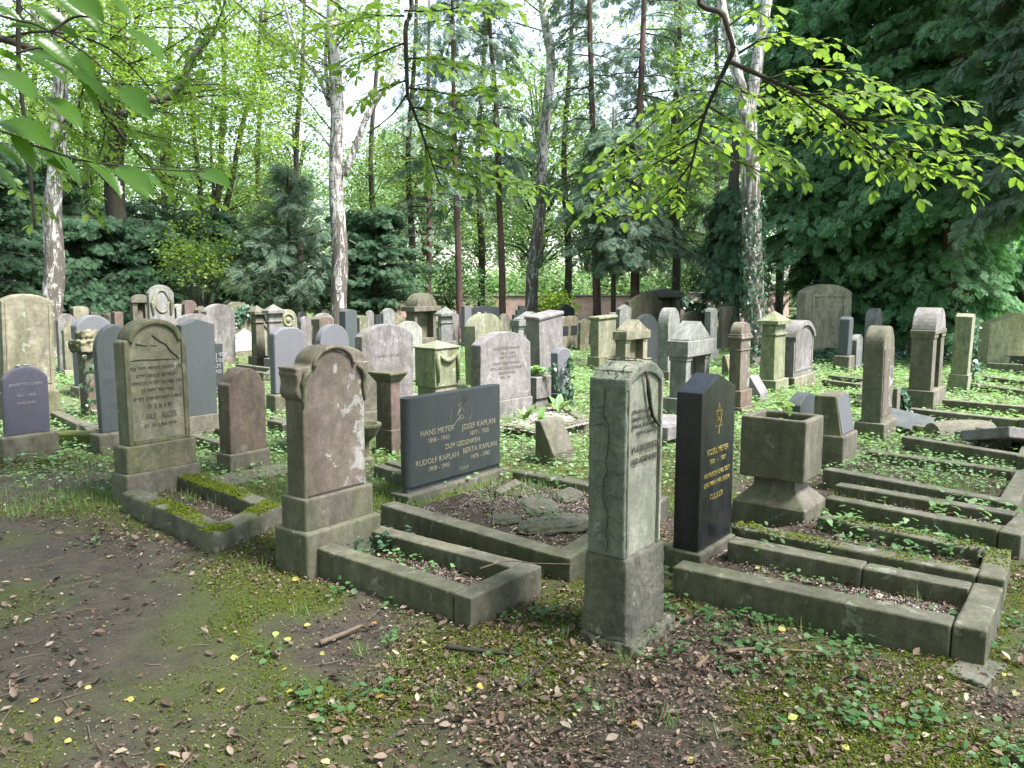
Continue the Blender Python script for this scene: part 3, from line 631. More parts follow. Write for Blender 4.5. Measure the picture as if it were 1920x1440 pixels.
# olive round-headed stone with Hebrew lines
def kos():
    P = G(240, 946); W3 = COL(P, U, 377, .12)-.0; D3 = COL(P, B, 209, .12); h1 = ZAT(P, 893); O = P+U*(W3/2)+B*(D3/2)
    r = empty('gravestone', (O.x, O.y, 0), RZ, 'tall olive round-headed gravestone with cracked face and worn Hebrew lines, mossy kerb in front', 'gravestone')
    W2 = W3-.035; D2 = D3-.03; Q = O-U*(W2/2)-B*(D2/2); h2 = ZAT(Q, 840)
    W = W2-.07; D = D2-.05; Q = O-U*(W/2)-B*(D/2); Hh = ZAT(O-B*(D/2), 598); zs = ZAT(Q, 641)
    b = MB(); b.box(-W3/2, W3/2, -D3/2, D3/2, -.1, h1); b.build('base', M['brown'], r, vox=.011, disp=.006)
    b = MB(); b.box(-W2/2, W2/2, -D2/2, D2/2, h1-.01, h2); b.build('plinth', M['olive'], r, vox=.011, disp=.006)
    b = MB(); b.prism(outline(W, h2-.01, zs, Hh-.025, 'shoulder', .86), -D/2, D/2); b.build('slab', M['cream'], r, vox=.01, disp=.006)
    rr_ = W/2*.86; n = 20; h = Hh-zs; b = MB()
    out = [(rr_*math.cos(math.pi*i/n), zs+h*math.sin(math.pi*i/n)) for i in range(n+1)]
    inn = [(rr_*.84*math.cos(math.pi*i/n), zs-.03+(h-.01)*math.sin(math.pi*i/n)) for i in range(n+1)][::-1]
    b.prism(out+inn, -D/2-.018, D/2+.01); b.build('hood', M['olive'], r, vox=.01, disp=.005)
    b = MB(); 
    for s in (-1, 1): b.box(s*(W/2-.02)-.02, s*(W/2-.02)+.02, -D/2-.01, -D/2+.02, h2, zs)
    b.box(-W/2+.04, W/2-.04, -D/2-.010, -D/2+.02, h2, h2+.035); b.build('frame', M['olive'], r, bev=.006)
    y = -D/2-.003; hh = Hh-h2
    b = MB()
    for pp, q_ in (([(-.02, .87), (.03, .82), (.07, .79), (.10, .74), (.14, .69), (.16, .665)], .005), ([(-.13, .81), (-.09, .795), (-.05, .79)], .005), ([(-.03, .79), (.02, .785)], .004), ([(-.17, .675), (-.1, .68), (-.02, .675), (.06, .67), (.16, .668)], .003)):
        b.tube([(x*1.15, y, h2+z*hh) for x, z in pp], [q_]*(len(pp)-1)+[.001], 5, .6)
    b.build('crack', M['crack'], r)
    letters(r, [('תב לחר השאה הנומט הפ', .038, 0, h2+hh*.60), ('םימי הבישב הקידצה', .038, 0, h2+hh*.54), ('היתונבו הינבל השודק םא', .038, 0, h2+hh*.48), ('ןב הדלי לאו ירוא', .038, 0, h2+hh*.42), ('ק״פל ט״פרת זומת שדוח', .038, 0, h2+hh*.355), ('IRE  KOS', .062, .02, h2+hh*.20), ('ST. 10. JUNI 1919', .034, .01, h2+hh*.135)], M['cut'], y)
    letters(r, [(HEB, .05, .01, h2+hh*.285)], M['cut'], y, sp=1.5)
kos()
# ------------------------------------------------------------------ the other stones, roughly from the front rows back
g = grave
g('small lilac-grey stone with a cambered top and a few pebbles on it', (2, 12, 92), 868, 686, 712, 'arch', 'indigo', ((.05, .235),), 'brown', lines=[('JEANETTE COHEN', .034, 0, .72), ('1851 - 1923', .034, 0, .56), ('RUHE SANFT', .028, 0, .45)], lmat='cutlight', vox=.012)
g('tall mottled green slab with a low arched top behind the small lilac stone', (1, 12, 99), 800, 551, 566, 'arch', 'cream', ((.07, .07), (.03, .30)), 'olive', vox=.014, panel=.02)
g('narrow blue-grey arched stone close behind the olive stone', (180, 195, 262), 850, 608, 662, 'arch', 'slate', ((.06, .19),), 'brown', vox=.012)
g('small dark red arched stone with stepped shoulders, left of the lichen-blotched stone', (408, 432, 499), 890, 690, 722, 'shoulder', 'red', ((.02, .17),), 'brown', k=.84, vox=.011)
g('tall blue-black stone with a pointed top, close to the right of the olive stone', (334, 350, 405), 822, 598, 610, 'gable', 'slate', ((.06, .06), (.03, .16)), 'brown')
g('low indigo slab with pale lettering beside the pointed blue-black stone', (389, 393, 419), 745, 645, 646, 'flat', 'dark', ((.02, .03),), None, D=.08, lines=[('צבי בן יוסף', .09, 0, .75), ('אברהם', .08, 0, .64), ('ובניו', .09, 0, .53), ('שלום', .08, 0, .42), ('פה נטמן', .06, 0, .1)], lmat='cutlight')
g('violet-grey rounded slab on a rock-faced base behind the dark red arched stone', (505, 519, 572), 778, 613, 626, 'hip', 'bluegrey', ((.04, .25),), 'brown', tp=-.0, bev=.02)
g('grey-blue semicircular stone behind the lichen-blotched stone', (590, 602, 655), 758, 608, 645, 'arch', 'bluegrey', ((.04, .15),))
g('dark green-grey granite slab with a slant-cut top beside the middle birch', (637, 650, 671), 712, 580, 584, 'hip', 'slate', ((.03, .12),))
g('wide weathered lilac slab with arched top in the middle of the second row', (667, 683, 774), 790, 608, 633, 'arch', 'lilac', ((.06, .24),), None, bev=.01, lines=[('ALBERT SIMON', .05, 0, .55)])
g('big brown semicircular stone directly behind the lichen-blotched stone', (548, 562, 708), 850, 648, 735, 'arch', 'brown', ((.02, .3),), None, vox=.013)
g('white streaked arched stone overgrown at its right edge, behind the wide lilac slab', (738, 745, 790), 722, 602, 622, 'arch', 'white', ((.03, .1),))
g('lilac arched stone with three carved family names beside the low planter', (886, 906, 992), 788, 622, 649, 'arch', 'lilac', ((.02, .19),), None, bev=.008, tp=.01, lines=[('HILDE FRIEDEMANN', .052, 0, .74), ('GEB. 9. 7. 1871', .042, .02, .67), ('GEST. 21. 8. 1931', .042, .02, .61), ('ERNST FRIEDEMANN', .054, .0, .52), ('IRMGARD FRIEDEMANN', .054, .0, .45), ('FRIEDEMANN', .050, .0, .38), ('1890 - 1942', .042, -.02, .32)])
g('tall pale green double-arched stone half behind the three-name stone', (873, 894, 946), 738, 588, 612, 'arch', 'green', ((.03, .12),), None, panel=.02)
g('leaning lilac slab with a rolled top edge', (990, 1014, 1058), 742, 587, 594, 'flat', 'lilac', ((.02, .12),), None, cap=.02, lean=(3, -7))
g('low dark stone hung with ivy strands beside the low planter', (1033, 1047, 1071), 760, 652, 662, 'hip', 'bluegrey', ((.03, .16),), 'slate', bev=.015)
g('twin round-headed tablets with dark inset plates near the back', (1047, 1051, 1067), 655, 593, 601, 'arch', 'cream', ((.03, .08),), None, D=.15)
g('yellow-green box-shaped stone with thin coping near the ivy-free centre', (1107, 1122, 1155), 690, 593, 594, 'flat', 'green', ((.04, .22),), None, cap=.03)
g('tall slim grey stone with a pointed arch, left of the big pillared stone', (1233, 1251, 1276), 720, 577, 612, 'arch', 'grey', ((.03, .2),), 'brown', bev=.006)
g('black rounded polished stone behind the small pillared stone', (1186, 1193, 1236), 690, 589, 610, 'arch', 'dark', ((.03, .1),))
g('slim pink sandstone stele with moulded shoulders near the ivy-clad birch', (1367, 1386, 1406), 777, 604, 627, 'arch', 'pink', ((.05, .09), (.03, .2)), 'red', bev=.01, panel=0)
g('cream arched stone with a moulded hood beside the pyramid-capped pillar', (1467, 1490, 1522), 728, 602, 628, 'arch', 'lilac', ((.04, .17),), 'cream', panel=.03)
g('tall brown round-headed stele with a red inscription plate in the right middle', (1618, 1651, 1674), 822, 611, 652, 'arch', 'brown', ((.05, .16),), 'brown', vox=.012)
g('narrow stone close behind the tall brown stele', (1674, 1680, 1688), 800, 728, 729, 'flat', 'brown', ((.02, .12),))
g('tapering cream and green stele with cracked side at the right', (1781, 1808, 1822), 738, 588, 594, 'arch', 'green', ((.02, .27),), 'green', panel=0)
g('dark blue rough stone on a brown block in front of the cypress', (1570, 1588, 1597), 695, 594, 599, 'hip', 'slate', ((.05, .27),), 'brown', bev=.02)
g('small pale arched stone beside the dark blue rough stone', (1594, 1604, 1617), 692, 627, 638, 'arch', 'grey', ((.02, .06),))
g('tall arched grey stone against the dark cypress', (1620, 1637, 1654), 672, 578, 594, 'arch', 'grey', ((.02, .1),))
g('tall pale oval-framed stone under the yews at the left', (276, 284, 328), 668, 534, 550, 'arch', 'grey', ((.04, .3),), 'cream')
g('lilac stone with a flaking brown arched rim behind the rustic column', (144, 151, 214), 745, 591, 612, 'arch', 'bluegrey', ((.04, .15),), 'brown', vox=.014)
g('brownish arched stone beside the left birch', (105, 113, 143), 700, 588, 602, 'arch', 'lilac', ((.02, .1),))
g('small yellow gabled stone in front of the brownish arched one', (116, 124, 144), 705, 603, 620, 'gable', 'cream', ((.03, .1),))
g('square-shouldered pale stone in the yew shade', (139, 143, 169), 672, 574, 578, 'hip', 'cream', ((.02, .1),))
g('pale arched niche stone behind the indigo slab', (386, 390, 440), 690, 570, 585, 'arch', 'lilac', ((.04, .15),), 'cream')
g('wide lilac stone with a curved cornice behind the blue-black pointed one', (318, 326, 412), 712, 588, 606, 'arch', 'lilac', ((.04, .15),), None, panel=.04)
g('round disc-topped stone with a carved rosette, ivy ringed', (522, 530, 560), 690, 580, 598, 'arch', 'green', ((.03, .15),), 'cream')
g('grey arched stone with a small red stone before it', (585, 591, 627), 690, 587, 600, 'arch', 'grey', ((.02, .1),))
g('small pinkish red stone in front of the grey arched stone', (597, 600, 625), 700, 594, 599, 'arch', 'red', ((.02, .1),))
g('slim grey arched stone left of the roofed monument', (714, 720, 741), 690, 578, 588, 'arch', 'grey', ((.02, .12),))
g('dark low slab beside the slim grey arched stone', (700, 704, 722), 680, 590, 591, 'flat', 'dark', ((.02, .1),))
g('pale arched stone with ivy at its foot near the middle birch', (560, 565, 584), 684, 593, 604, 'arch', 'lilac', ((.02, .1),))
g('tiny cream stone between the birch and the dark slab', (672, 675, 690), 674, 592, 596, 'arch', 'cream', ((.02, .08),))
g('dark wide pedimented monument before the brick wall', (878, 883, 938), 650, 573, 578, 'gable', 'dark', ((.03, .1),), 'slate')
g('indigo upright slab at the left of the dark wide monument', (868, 871, 884), 652, 574, 575, 'flat', 'bluegrey', ((.02, .1),), None, D=.12)
g('dark stepped monument before the brick wall', (958, 962, 994), 652, 573, 590, 'step', 'dark', ((.03, .1),), 'slate')
g('dark pointed monument under the bright laurel', (1046, 1052, 1078), 648, 570, 580, 'gable', 'dark', ((.03, .1),), 'slate')
g('dark green gabled wall tomb beside the white portico', (1172, 1180, 1236), 652, 548, 566, 'gable', 'olive', ((.03, .1),), None)
g('small grey gabled stone standing before the green wall tomb', (1154, 1160, 1183), 664, 571, 579, 'gable', 'grey', ((.02, .15),))
g('dark brown arched monument left of the tall grey one by the wall', (1274, 1280, 1325), 656, 583, 598, 'arch', 'brown', ((.02, .1),))
g('slim tall arched stone in front of the dark yew trunk', (1321, 1331, 1345), 676, 577, 584, 'arch', 'grey', ((.03, .2),))
g('dark grey upright block in the yew shade right of the brick wall', (1345, 1352, 1382), 660, 575, 577, 'flat', 'brown', ((.02, .1),))
g('small slate stone behind the planter cube with a rounded top', (1476, 1498, 1530), 860, 737, 762, 'arch', 'slate', ((.02, .1),))
g('small red broken stone far left under the yews', (215, 218, 232), 668, 585, 588, 'flat', 'red', ((.02, .1),))
for i, (x0, x1, yt, m_, lb) in enumerate(((335, 352, 570, 'white', 'small white stone left of the niche stone'), (352, 372, 563, 'red', 'dark red rounded stone under the low yew'), (372, 388, 574, 'brown', 'rocky brown heap-like stone next to the niche stone'), (440, 462, 566, 'cream', 'cream flat-topped stone behind the ivy gable'), (466, 486, 574, 'brown', 'brown stone behind the right slope of the ivy gable'), (740, 754, 586, 'cream', 'pale small stone left of the roofed monument'), (826, 842, 600, 'grey', 'far grey stone right of the roofed monument'), (1016, 1034, 596, 'grey', 'grey stone behind the leaning slab'), (1215, 1228, 600, 'white', 'pale stone left of the pointed arch stone'), (1700, 1712, 640, 'brown', 'brown stone under the cypress right of the tall brown stele'))):
    g(lb, (x0-3, x0, x1), 664, yt, yt+8, ('arch', 'hip', 'gable')[i % 3], m_, ((.02, .1),))
for x0, x1, yb_, yt, tp_, m_, lb in ((152, 168, 655, 580, 'arch', 'lilac', 'small rounded stone in yew shade left of the brown column monument'), (176, 192, 650, 586, 'flat', 'brown', 'low flat brown stone in deep yew shade behind the rustic column'), (196, 210, 648, 582, 'gable', 'cream', 'little gabled stone in the shade of the beech'), (300, 318, 642, 566, 'flat', 'grey', 'flat grey stone just behind the oval-framed stone'), (344, 362, 648, 578, 'gable', 'lilac', 'small gabled stone behind the blue-black pointed stone'), (404, 424, 645, 568, 'arch', 'olive', 'olive rounded stone above the left shoulder of the ivy gable'), (428, 444, 640, 562, 'gable', 'grey', 'small grey gabled stone above the ivy gable'), (512, 524, 650, 582, 'arch', 'red', 'small reddish stone between the two slim pointed pillars'), (562, 578, 650, 584, 'hip', 'grey', 'low grey stone just right of the rosette stone'), (606, 620, 645, 580, 'arch', 'grey', 'small grey stone touching the left of the middle birch'), (650, 666, 655, 588, 'flat', 'olive', 'olive block right of the foot of the middle birch'), (688, 702, 655, 582, 'arch', 'lilac', 'slim lilac stone right of the tiny cream one'), (722, 738, 650, 590, 'gable', 'slate', 'small dark gabled stone left of the roofed monument steps'), (846, 862, 650, 586, 'arch', 'lilac', 'lilac rounded stone by the foot of the thin fir stem'), (940, 956, 655, 588, 'hip', 'brown', 'small brown stone right of the thin fir stem'), (1088, 1104, 655, 598, 'arch', 'olive', 'low olive stone right of the twin tablets'), (1140, 1152, 668, 586, 'flat', 'lilac', 'narrow lilac stone behind the yellow-green box stone')):
    g(lb, (x0-3, x0, x1), yb_, yt, yt+7, tp_, m_, ((.02, .1),))
# wall monuments that face the viewer
M['pale_cream'] = stone('pale_cream_sandstone', (.33, .31, .22), (.44, .42, .31), .4, .15, .4)
M['pale_green'] = stone('yellow_green_sandstone', (.32, .33, .17), (.42, .42, .24), .4, .15, .4, acol=(.2, .24, .08))
def facing(label, x0, x1, yt, ye, Yd, top, mat, rot, th=.35, panel=True):
    a = AT(x0, 640, Yd); c = AT(x1, 640, Yd); W = (c-a).length; H = ZAT((0, Yd), yt); ze = ZAT((0, Yd), ye); r = empty('wall_monument', ((a.x+c.x)/2, Yd, 0), R(rot), label, 'monument')
    b = MB(); b.box(-W/2-.06, W/2+.06, -th/2-.06, th/2+.06, -.2, .14); b.build('base', M[mat], r, bev=.012)
    b = MB(); b.prism(outline(W, .135, ze, H, top), -th/2, th/2); b.build('slab', M[mat], r, bev=.012)
    if panel:
        b = MB(); w_ = W*.31
        for q_ in ((-w_-.05, -w_, .3, ze-.1), (w_, w_+.05, .3, ze-.1), (-w_-.05, w_+.05, ze-.098, ze-.04)): b.box(q_[0], q_[1], -th/2-.03, -th/2+.02, q_[2], q_[3])
        b.build('frame', M[mat], r, bev=.006)
facing('broad cream wall monument with a blank framed panel under the cypress', 1494, 1590, 533, 548, 18.6, 'arch', 'pale_cream', 12)
facing('wide yellow-green pedimented wall monument at the right edge', 1838, 1965, 586, 606, 16.2, 'gable', 'pale_green', 8, .3, False)
# pillared and pillar stones
aedicula('large grey pillared stone with a pediment roof and dark recess', (1256, 1284, 1330), 782, 602, 640, 'grey', 'gable', .2, eh=.19, over=.035)
aedicula('smaller weathered pillared stone with pediment beside the yellow-green box', (1154, 1172, 1214), 700, 599, 622, 'cream', 'gable', .2, eh=.15)
aedicula('roofed brown monument with four columns and a vaulted lid', (762, 778, 818), 652, 550, 575, 'brown', 'arch', .14, eh=.12, over=.09, inner='cream')
aedicula('brown vault-roofed stone on two piers in the right middle', (1706, 1742, 1768), 772, 577, 620, 'brown', 'arch', .3, pl=((.05, .26),), eh=.05, over=.02, inner='brown', roofmat='lilac')
aedicula('low pillared stone with a pediment behind the leaning slab', (962, 972, 1022), 690, 584, 600, 'grey', 'gable', .2, eh=.12)
aedicula('white portico tomb with flat cornice against the back wall', (1200, 1208, 1276), 640, 541, 549, 'white', 'gable', .16, eh=.14, over=.08, inner='green')
aedicula('brown column monument with a domed lid under the left yews', (246, 254, 283), 664, 552, 562, 'brown', 'arch', .28, eh=.07)
pillar('green-streaked pillar with a pyramid cap beside the ivy-clad birch', (1425, 1450, 1473), 735, 583, 604, 'green', pl=((.05, .17),))
pillar('small grey obelisk-like pillar with a stepped foot right of the roofed monument', (820, 828, 850), 664, 574, 590, 'grey', pl=((.09, .12), (.05, .16)))
pillar('slim grey pillar with a pointed cap near the rosette stone', (500, 508, 529), 692, 570, 584, 'lilac')
pillar('second slim pillar with a brown pointed cap right of the ivy gable', (479, 483, 497), 688, 572, 586, 'brown')
# low pedestal with a flat top at the right of the big brown semicircular stone
def sidepillar():
    P, W, D, H, ze = dims((712, 742-0, 756), 850, 696, 712); D = .2; W = .12
    P = G(735, 850); O = P+U*(W/2)+B*(D/2); r = empty('stone_pedestal', (O.x, O.y, 0), RZ, 'short pier with a flat moulded capital beside the big brown semicircular stone', 'pedestal')
    z = ZAT(P, 699)
    b = MB(); b.box(-W/2, W/2, -D/2, D/2, -.1, z-.09, .0, .0); b.box(-W/2-.012, W/2+.012, -D/2-.012, D/2+.012, -.1, .22); b.build('shaft', M['red'], r, bev=.01)
    b = MB(); b.add([(-W/2, -D/2, z-.1), (W/2, -D/2, z-.1), (W/2, D/2, z-.1), (-W/2, D/2, z-.1), (-W/2-.05, -D/2-.05, z-.02), (W/2+.05, -D/2-.05, z-.02), (W/2+.05, D/2+.05, z-.02), (-W/2-.05, D/2+.05, z-.02)], [(3, 2, 1, 0), (4, 5, 6, 7), (0, 1, 5, 4), (1, 2, 6, 5), (2, 3, 7, 6), (3, 0, 4, 7)])
    b.box(-W/2-.055, W/2+.055, -D/2-.055, D/2+.055, z-.021, z); b.build('capital', M['olive'], r, bev=.005)
sidepillar()
def bowl():
    P = G(683, 868); r = empty('stone_bowl', P, 0, 'shallow stone bowl on a short foot, half hidden by the lichen-blotched stone', 'bowl')
    z = ZAT(P, 794)
    b = MB(); b.lathe([(.09, -.05), (.09, .04), (.05, .06), (.05, z-.16), (.12, z-.1), (.16, z-.02), (.16, z), (.125, z), (.10, z-.04), (.02, z-.06)], 24); b.build('basin', M['olive'], r, smooth=False)
bowl()
def garland():
    P, W, D, H, ze = dims((778, 817, 862), 795, 642, 655); O = P+U*(W/2)+B*(D/2)
    r = empty('gravestone', (O.x, O.y, 0), RZ, 'mossy green block stone draped with a carved garland', 'gravestone')
    zb = ZAT(P, 728)
    b = MB(); b.box(-W/2+.02, W/2-.02, -D/2+.02, D/2-.02, -.1, zb+.01); b.build('plinth', M['cream'], r, bev=.012)
    b = MB(); b.box(-W/2, W/2, -D/2, D/2, zb, ze); b.build('slab', M['green'], r, bev=.012)
    b = MB(); e = .015; b.box(-W/2-e, W/2+e, -D/2-e, D/2+e, ze-.002, ze+.015); b.add([(-W/2, -D/2, ze+.014), (W/2, -D/2, ze+.014), (W/2, D/2, ze+.014), (-W/2, D/2, ze+.014), (0, 0, H+.02)], [(0, 1, 4), (1, 2, 4), (2, 3, 4), (3, 0, 4), (3, 2, 1, 0)]); b.build('lid', M['green'], r, bev=.005)
    b = MB(); y = -D/2-.01; n = 11
    b.tube([(W*.4*(2*i/(n-1)-1), y, ze-.05-.09*math.sin(math.pi*i/(n-1))) for i in range(n)], [.018+.016*math.sin(math.pi*i/(n-1)) for i in range(n)], 8, .2)
    for s in (-1, 1): b.tube([(s*W*.4, y, ze-.04), (s*W*.41, y, ze-.14), (s*W*.4, y, zb+.06)], [.024, .03, .02], 8, .2)
    b.build('garland', M['green'], r, smooth=True)
garland()
def lowplanter():
    P, W, D, H, ze = dims((985, 1006, 1034), 765, 706, 707); O = P+U*(W/2)+B*(D/2)
    r = empty('stone_planter', (O.x, O.y, 0), RZ, 'small grey box planter with a leafy plant beside the three-name stone', 'planter'); b = MB()
    b.box(-W/2+.03, W/2-.03, -D/2+.03, D/2-.03, -.1, .12); b.build('foot', M['lilac'], r, bev=.006); b = MB(); b.box(-W/2, W/2, -D/2, D/2, .11, H); b.build('box', M['lilac'], r, bev=.008)
    s = empty('leafy_plant', O+Vector((0, 0, H)), 0, 'pale green leafy plant growing in the small grey box planter', 'plant')
    n = 60; inst('leaves', T_wide, rng.normal(size=(n, 3))*(.05, .05, .03)+(0, 0, .06), rng.normal(size=(n, 3))*(1, 1, .4)+(0, 0, .3), rng.normal(size=(n, 3))*.3+(0, 0, 1), rng.uniform(.06, .11, n), M['cover'], s)
lowplanter()
def wedge(label, px, yb, yt, mat, name='wedge_stone', hf=.25):
    P, W, D, H, ze = dims(px, yb, yt, None); O = P+U*(W/2)+B*(D/2)
    r = empty(name, (O.x, O.y, 0), RZ, label, 'gravestone'); b = MB()
    b.sideprism([(-D/2, -.1), (D/2, -.1), (D/2, H), (D/2-.06, H), (-D/2, .1)], -W/2, W/2); b.build('slab', M[mat], r, bev=.01); return r, W, D, H
wedge('slant-faced low stone with a pale worn patch right of the black family stone', (1003, 1038, 1077), 873, 788, 'brown')
wedge('slanted grey block beside the slim pink stele', (1398, 1425, 1441), 752, 706, 'lilac')
wedge('slanted block leaning beyond the grey pillared stone', (1353, 1366, 1380), 705, 666, 'olive')
wedge('fallen tilted slab on the grass behind the left birch', (117, 128, 148), 688, 655, 'lilac')
def dark_stele():
    P = G(1574, 880); D = COL(P, B, 1524, .3); W = COL(P, U, 1600, .2); O = P+U*(W/2)+B*(D/2)
    r = empty('gravestone', (O.x, O.y, 0), RZ, 'dark green stone with a sloping blue inscription face behind the cube planter', 'gravestone'); H = ZAT(P, 745); zb = ZAT(P, 818)
    b = MB(); b.sideprism([(-D/2-.03, -.1), (D/2+.02, -.1), (D/2+.02, zb), (-D/2-.03, zb)], -W/2-.03, W/2+.03); b.build('plinth', M['brown'], r, bev=.015)
    b = MB(); b.sideprism([(-D/2, zb-.003), (D/2, zb-.003), (D/2, H), (-D/2+.06, H)], -W/2, W/2); b.build('slab', M['olive'], r, bev=.008)
    b = MB(); b.sideprism([(-D/2-.004, zb+.01), (-D/2+.02, zb+.01), (-D/2+.075, H-.012), (-D/2+.055, H-.012)], -W/2+.02, W/2-.02); b.build('inscription_panel', M['bluegrey'], r)
dark_stele()
# rustic column with rock capital and ivy
def rustic():
    P = G(166, 782); W = .17; D = .2; O = P+U*(W/2)+B*(D/2); r = empty('rustic_column', (O.x, O.y, 0), RZ, 'ivy-threaded square column with a rough rock capital', 'gravestone')
    z1 = ZAT(P, 660); H = ZAT(P, 621); b = MB(); b.box(-W/2, W/2, -D/2, D/2, -.1, z1+.01); b.build('shaft', M['red'], r, bev=.015)
    b = MB(); b.box(-W/2-.06, W/2+.06, -D/2-.06, D/2+.06, z1, z1+(H-z1)*.55); b.box(-W/2-.01, W/2+.02, -D/2-.01, D/2+.02, z1+.03, H); b.build('capital', M['olive'], r, vox=.016, disp=.08, dsc=.05)
rustic()
# ivy covered gable stone
def ivygable():
    P, W, D, H, ze = dims((406, 413, 503), 672, 572, 624); D = .3; O = P+U*(W/2)+B*(D/2)
    r = empty('gravestone', (O.x, O.y, 0), RZ, 'steep gabled stone with a pink pointed panel and ivy climbing over its peak', 'gravestone')
    b = MB(); b.prism(outline(W, -.1, ze, H, 'gable'), -D/2, D/2); b.build('slab', M['cream'], r, bev=.012)
    for s in (-1, 1):
        b = MB(); n = Vector((H-ze, 0, W/2)).normalized()
        a = [(s*(W/2+.05), ze-.05), (s*0, H+.0), (s*0, H+.06), (s*(W/2+.05), ze+.02)]
        b.prism(a if s > 0 else a[::-1], -D/2-.04, D/2+.04); b.build('gable_slope', M['cream'], r, bev=.006)
    b = MB(); w_ = W*.28; b.prism([(-w_, .12), (w_, .12), (w_, ze*.75), (0, ze*1.12), (-w_, ze*.75)], -D/2-.006, -D/2+.02); b.build('panel', stone('pink_plaster', (.5, .4, .38), (.62, .52, .5), .1, .1, .2), r)
    return O, W, D, H, ze
IG = ivygable()
# rosette and oval panel details as small carved discs
def find(k): return next(v for l, v in MADE.items() if k in l)
r, W, D, H, ze, z0 = find('twin round')
b = MB(); b.prism([(x+W+.01, z) for x, z in outline(W, -.1, ze, H, 'arch')], -D/2, D/2); b.build('slab', M['cream'], r, bev=.01)
for dx in (0, W+.01):
    b = MB(); b.box(dx-W*.36, dx+W*.36, -D/2-.012, -D/2+.01, H*.42, H*.70); b.build('plate', M['dark'], r)
r, W, D, H, ze, z0 = find('oval-framed')
b = MB(); n = 24; b.tube([(.16*math.cos(2*math.pi*i/n), -D/2-.005, H-.36+.24*math.sin(2*math.pi*i/n)) for i in range(n+1)], [.022]*(n+1), 6); b.build('oval_frame', M['cream'], r, smooth=True)
for s in (-1, 1):
    b = MB(); b.tube([(s*W*.3, -D/2-.01, H-.25), (s*W*.38, -D/2-.02, H-.4), (s*W*.36, -D/2-.02, H-.62)], [.03, .05, .03], 7, .5); b.build('carved_garland', M['cream'], r)
r, W, D, H, ze, z0 = find('carved rosette')
b = MB(); b.tube([(.11*math.cos(2*math.pi*i/n), -D/2-.004, H-.2+.11*math.sin(2*math.pi*i/n)) for i in range(n+1)], [.02]*(n+1), 6); b.build('rosette_ring', M['green'], r, smooth=True)
b = MB(); b.lathe([(.05, -.02), (.05, .01), (.03, .025), (0.005, .03)], 14); o_ = b.build('rosette_boss', M['green'], r); o_.rotation_euler = (R(90), 0, 0); o_.location = (0, -D/2, H-.2)
r, W, D, H, ze, z0 = find('red inscription plate')
b = MB(); b.box(-W/2+.02, W/2-.02, -D/2-.006, -D/2+.01, z0+.06, ze-.02); b.build('inscription_plate', M['pink'], r)
r, W, D, H, ze, z0 = find('small lilac-grey stone')
for i, (x, s) in enumerate(((-.06, .022), (-.03, .016), (.02, .024), (.045, .018))):
    P = r.matrix_basis @ Vector((x, random.uniform(-.03, .03), H+.004)); b = MB(); b.lathe([(s*.5, -s*.3), (s, 0), (s*.6, s*.4), (.002, s*.5)], 8); o_ = b.build('pebble', M['white'], None, smooth=True); o_.location = P
    tag(o_, ('flat dark pebble, leftmost on the small lilac-grey stone', 'tiny pebble second from left on the small lilac-grey stone', 'larger white pebble third from left on the small lilac-grey stone', 'white pebble rightmost on the small lilac-grey stone')[i], 'pebble', 'pebbles laid on the small lilac-grey stone')
r, W, D, H, ze, z0 = find('slim pink sandstone stele')
b = MB(); b.box(-W/2-.012, W/2+.012, -D/2-.012, D/2+.012, ze-.03, ze); b.box(-W/2-.022, W/2+.022, -D/2-.022, D/2+.022, ze-.06, ze-.029); b.box(-W/2-.01, W/2+.01, -D/2-.01, D/2+.01, ze-.2, ze-.185); b.build('moulding', M['pink'], r, bev=.005)
r, W, D, H, ze, z0 = find('moulded hood')
b = MB(); o1 = arc(W+.03, ze-.02, H+.015, 16); o2 = arc(W-.10, ze-.02, H-.06, 16)[::-1]; b.prism(o1+o2, -D/2-.03, D/2+.01); b.box(-W/2-.02, -W/2+.05, -D/2-.03, D/2+.01, ze-.06, ze-.019); b.box(W/2-.05, W/2+.02, -D/2-.03, D/2+.01, ze-.06, ze-.019); b.build('hood', M['lilac'], r, bev=.005)
for k, t_ in (('violet-grey rounded', 0), ('wide weathered lilac', 0)):
    pass
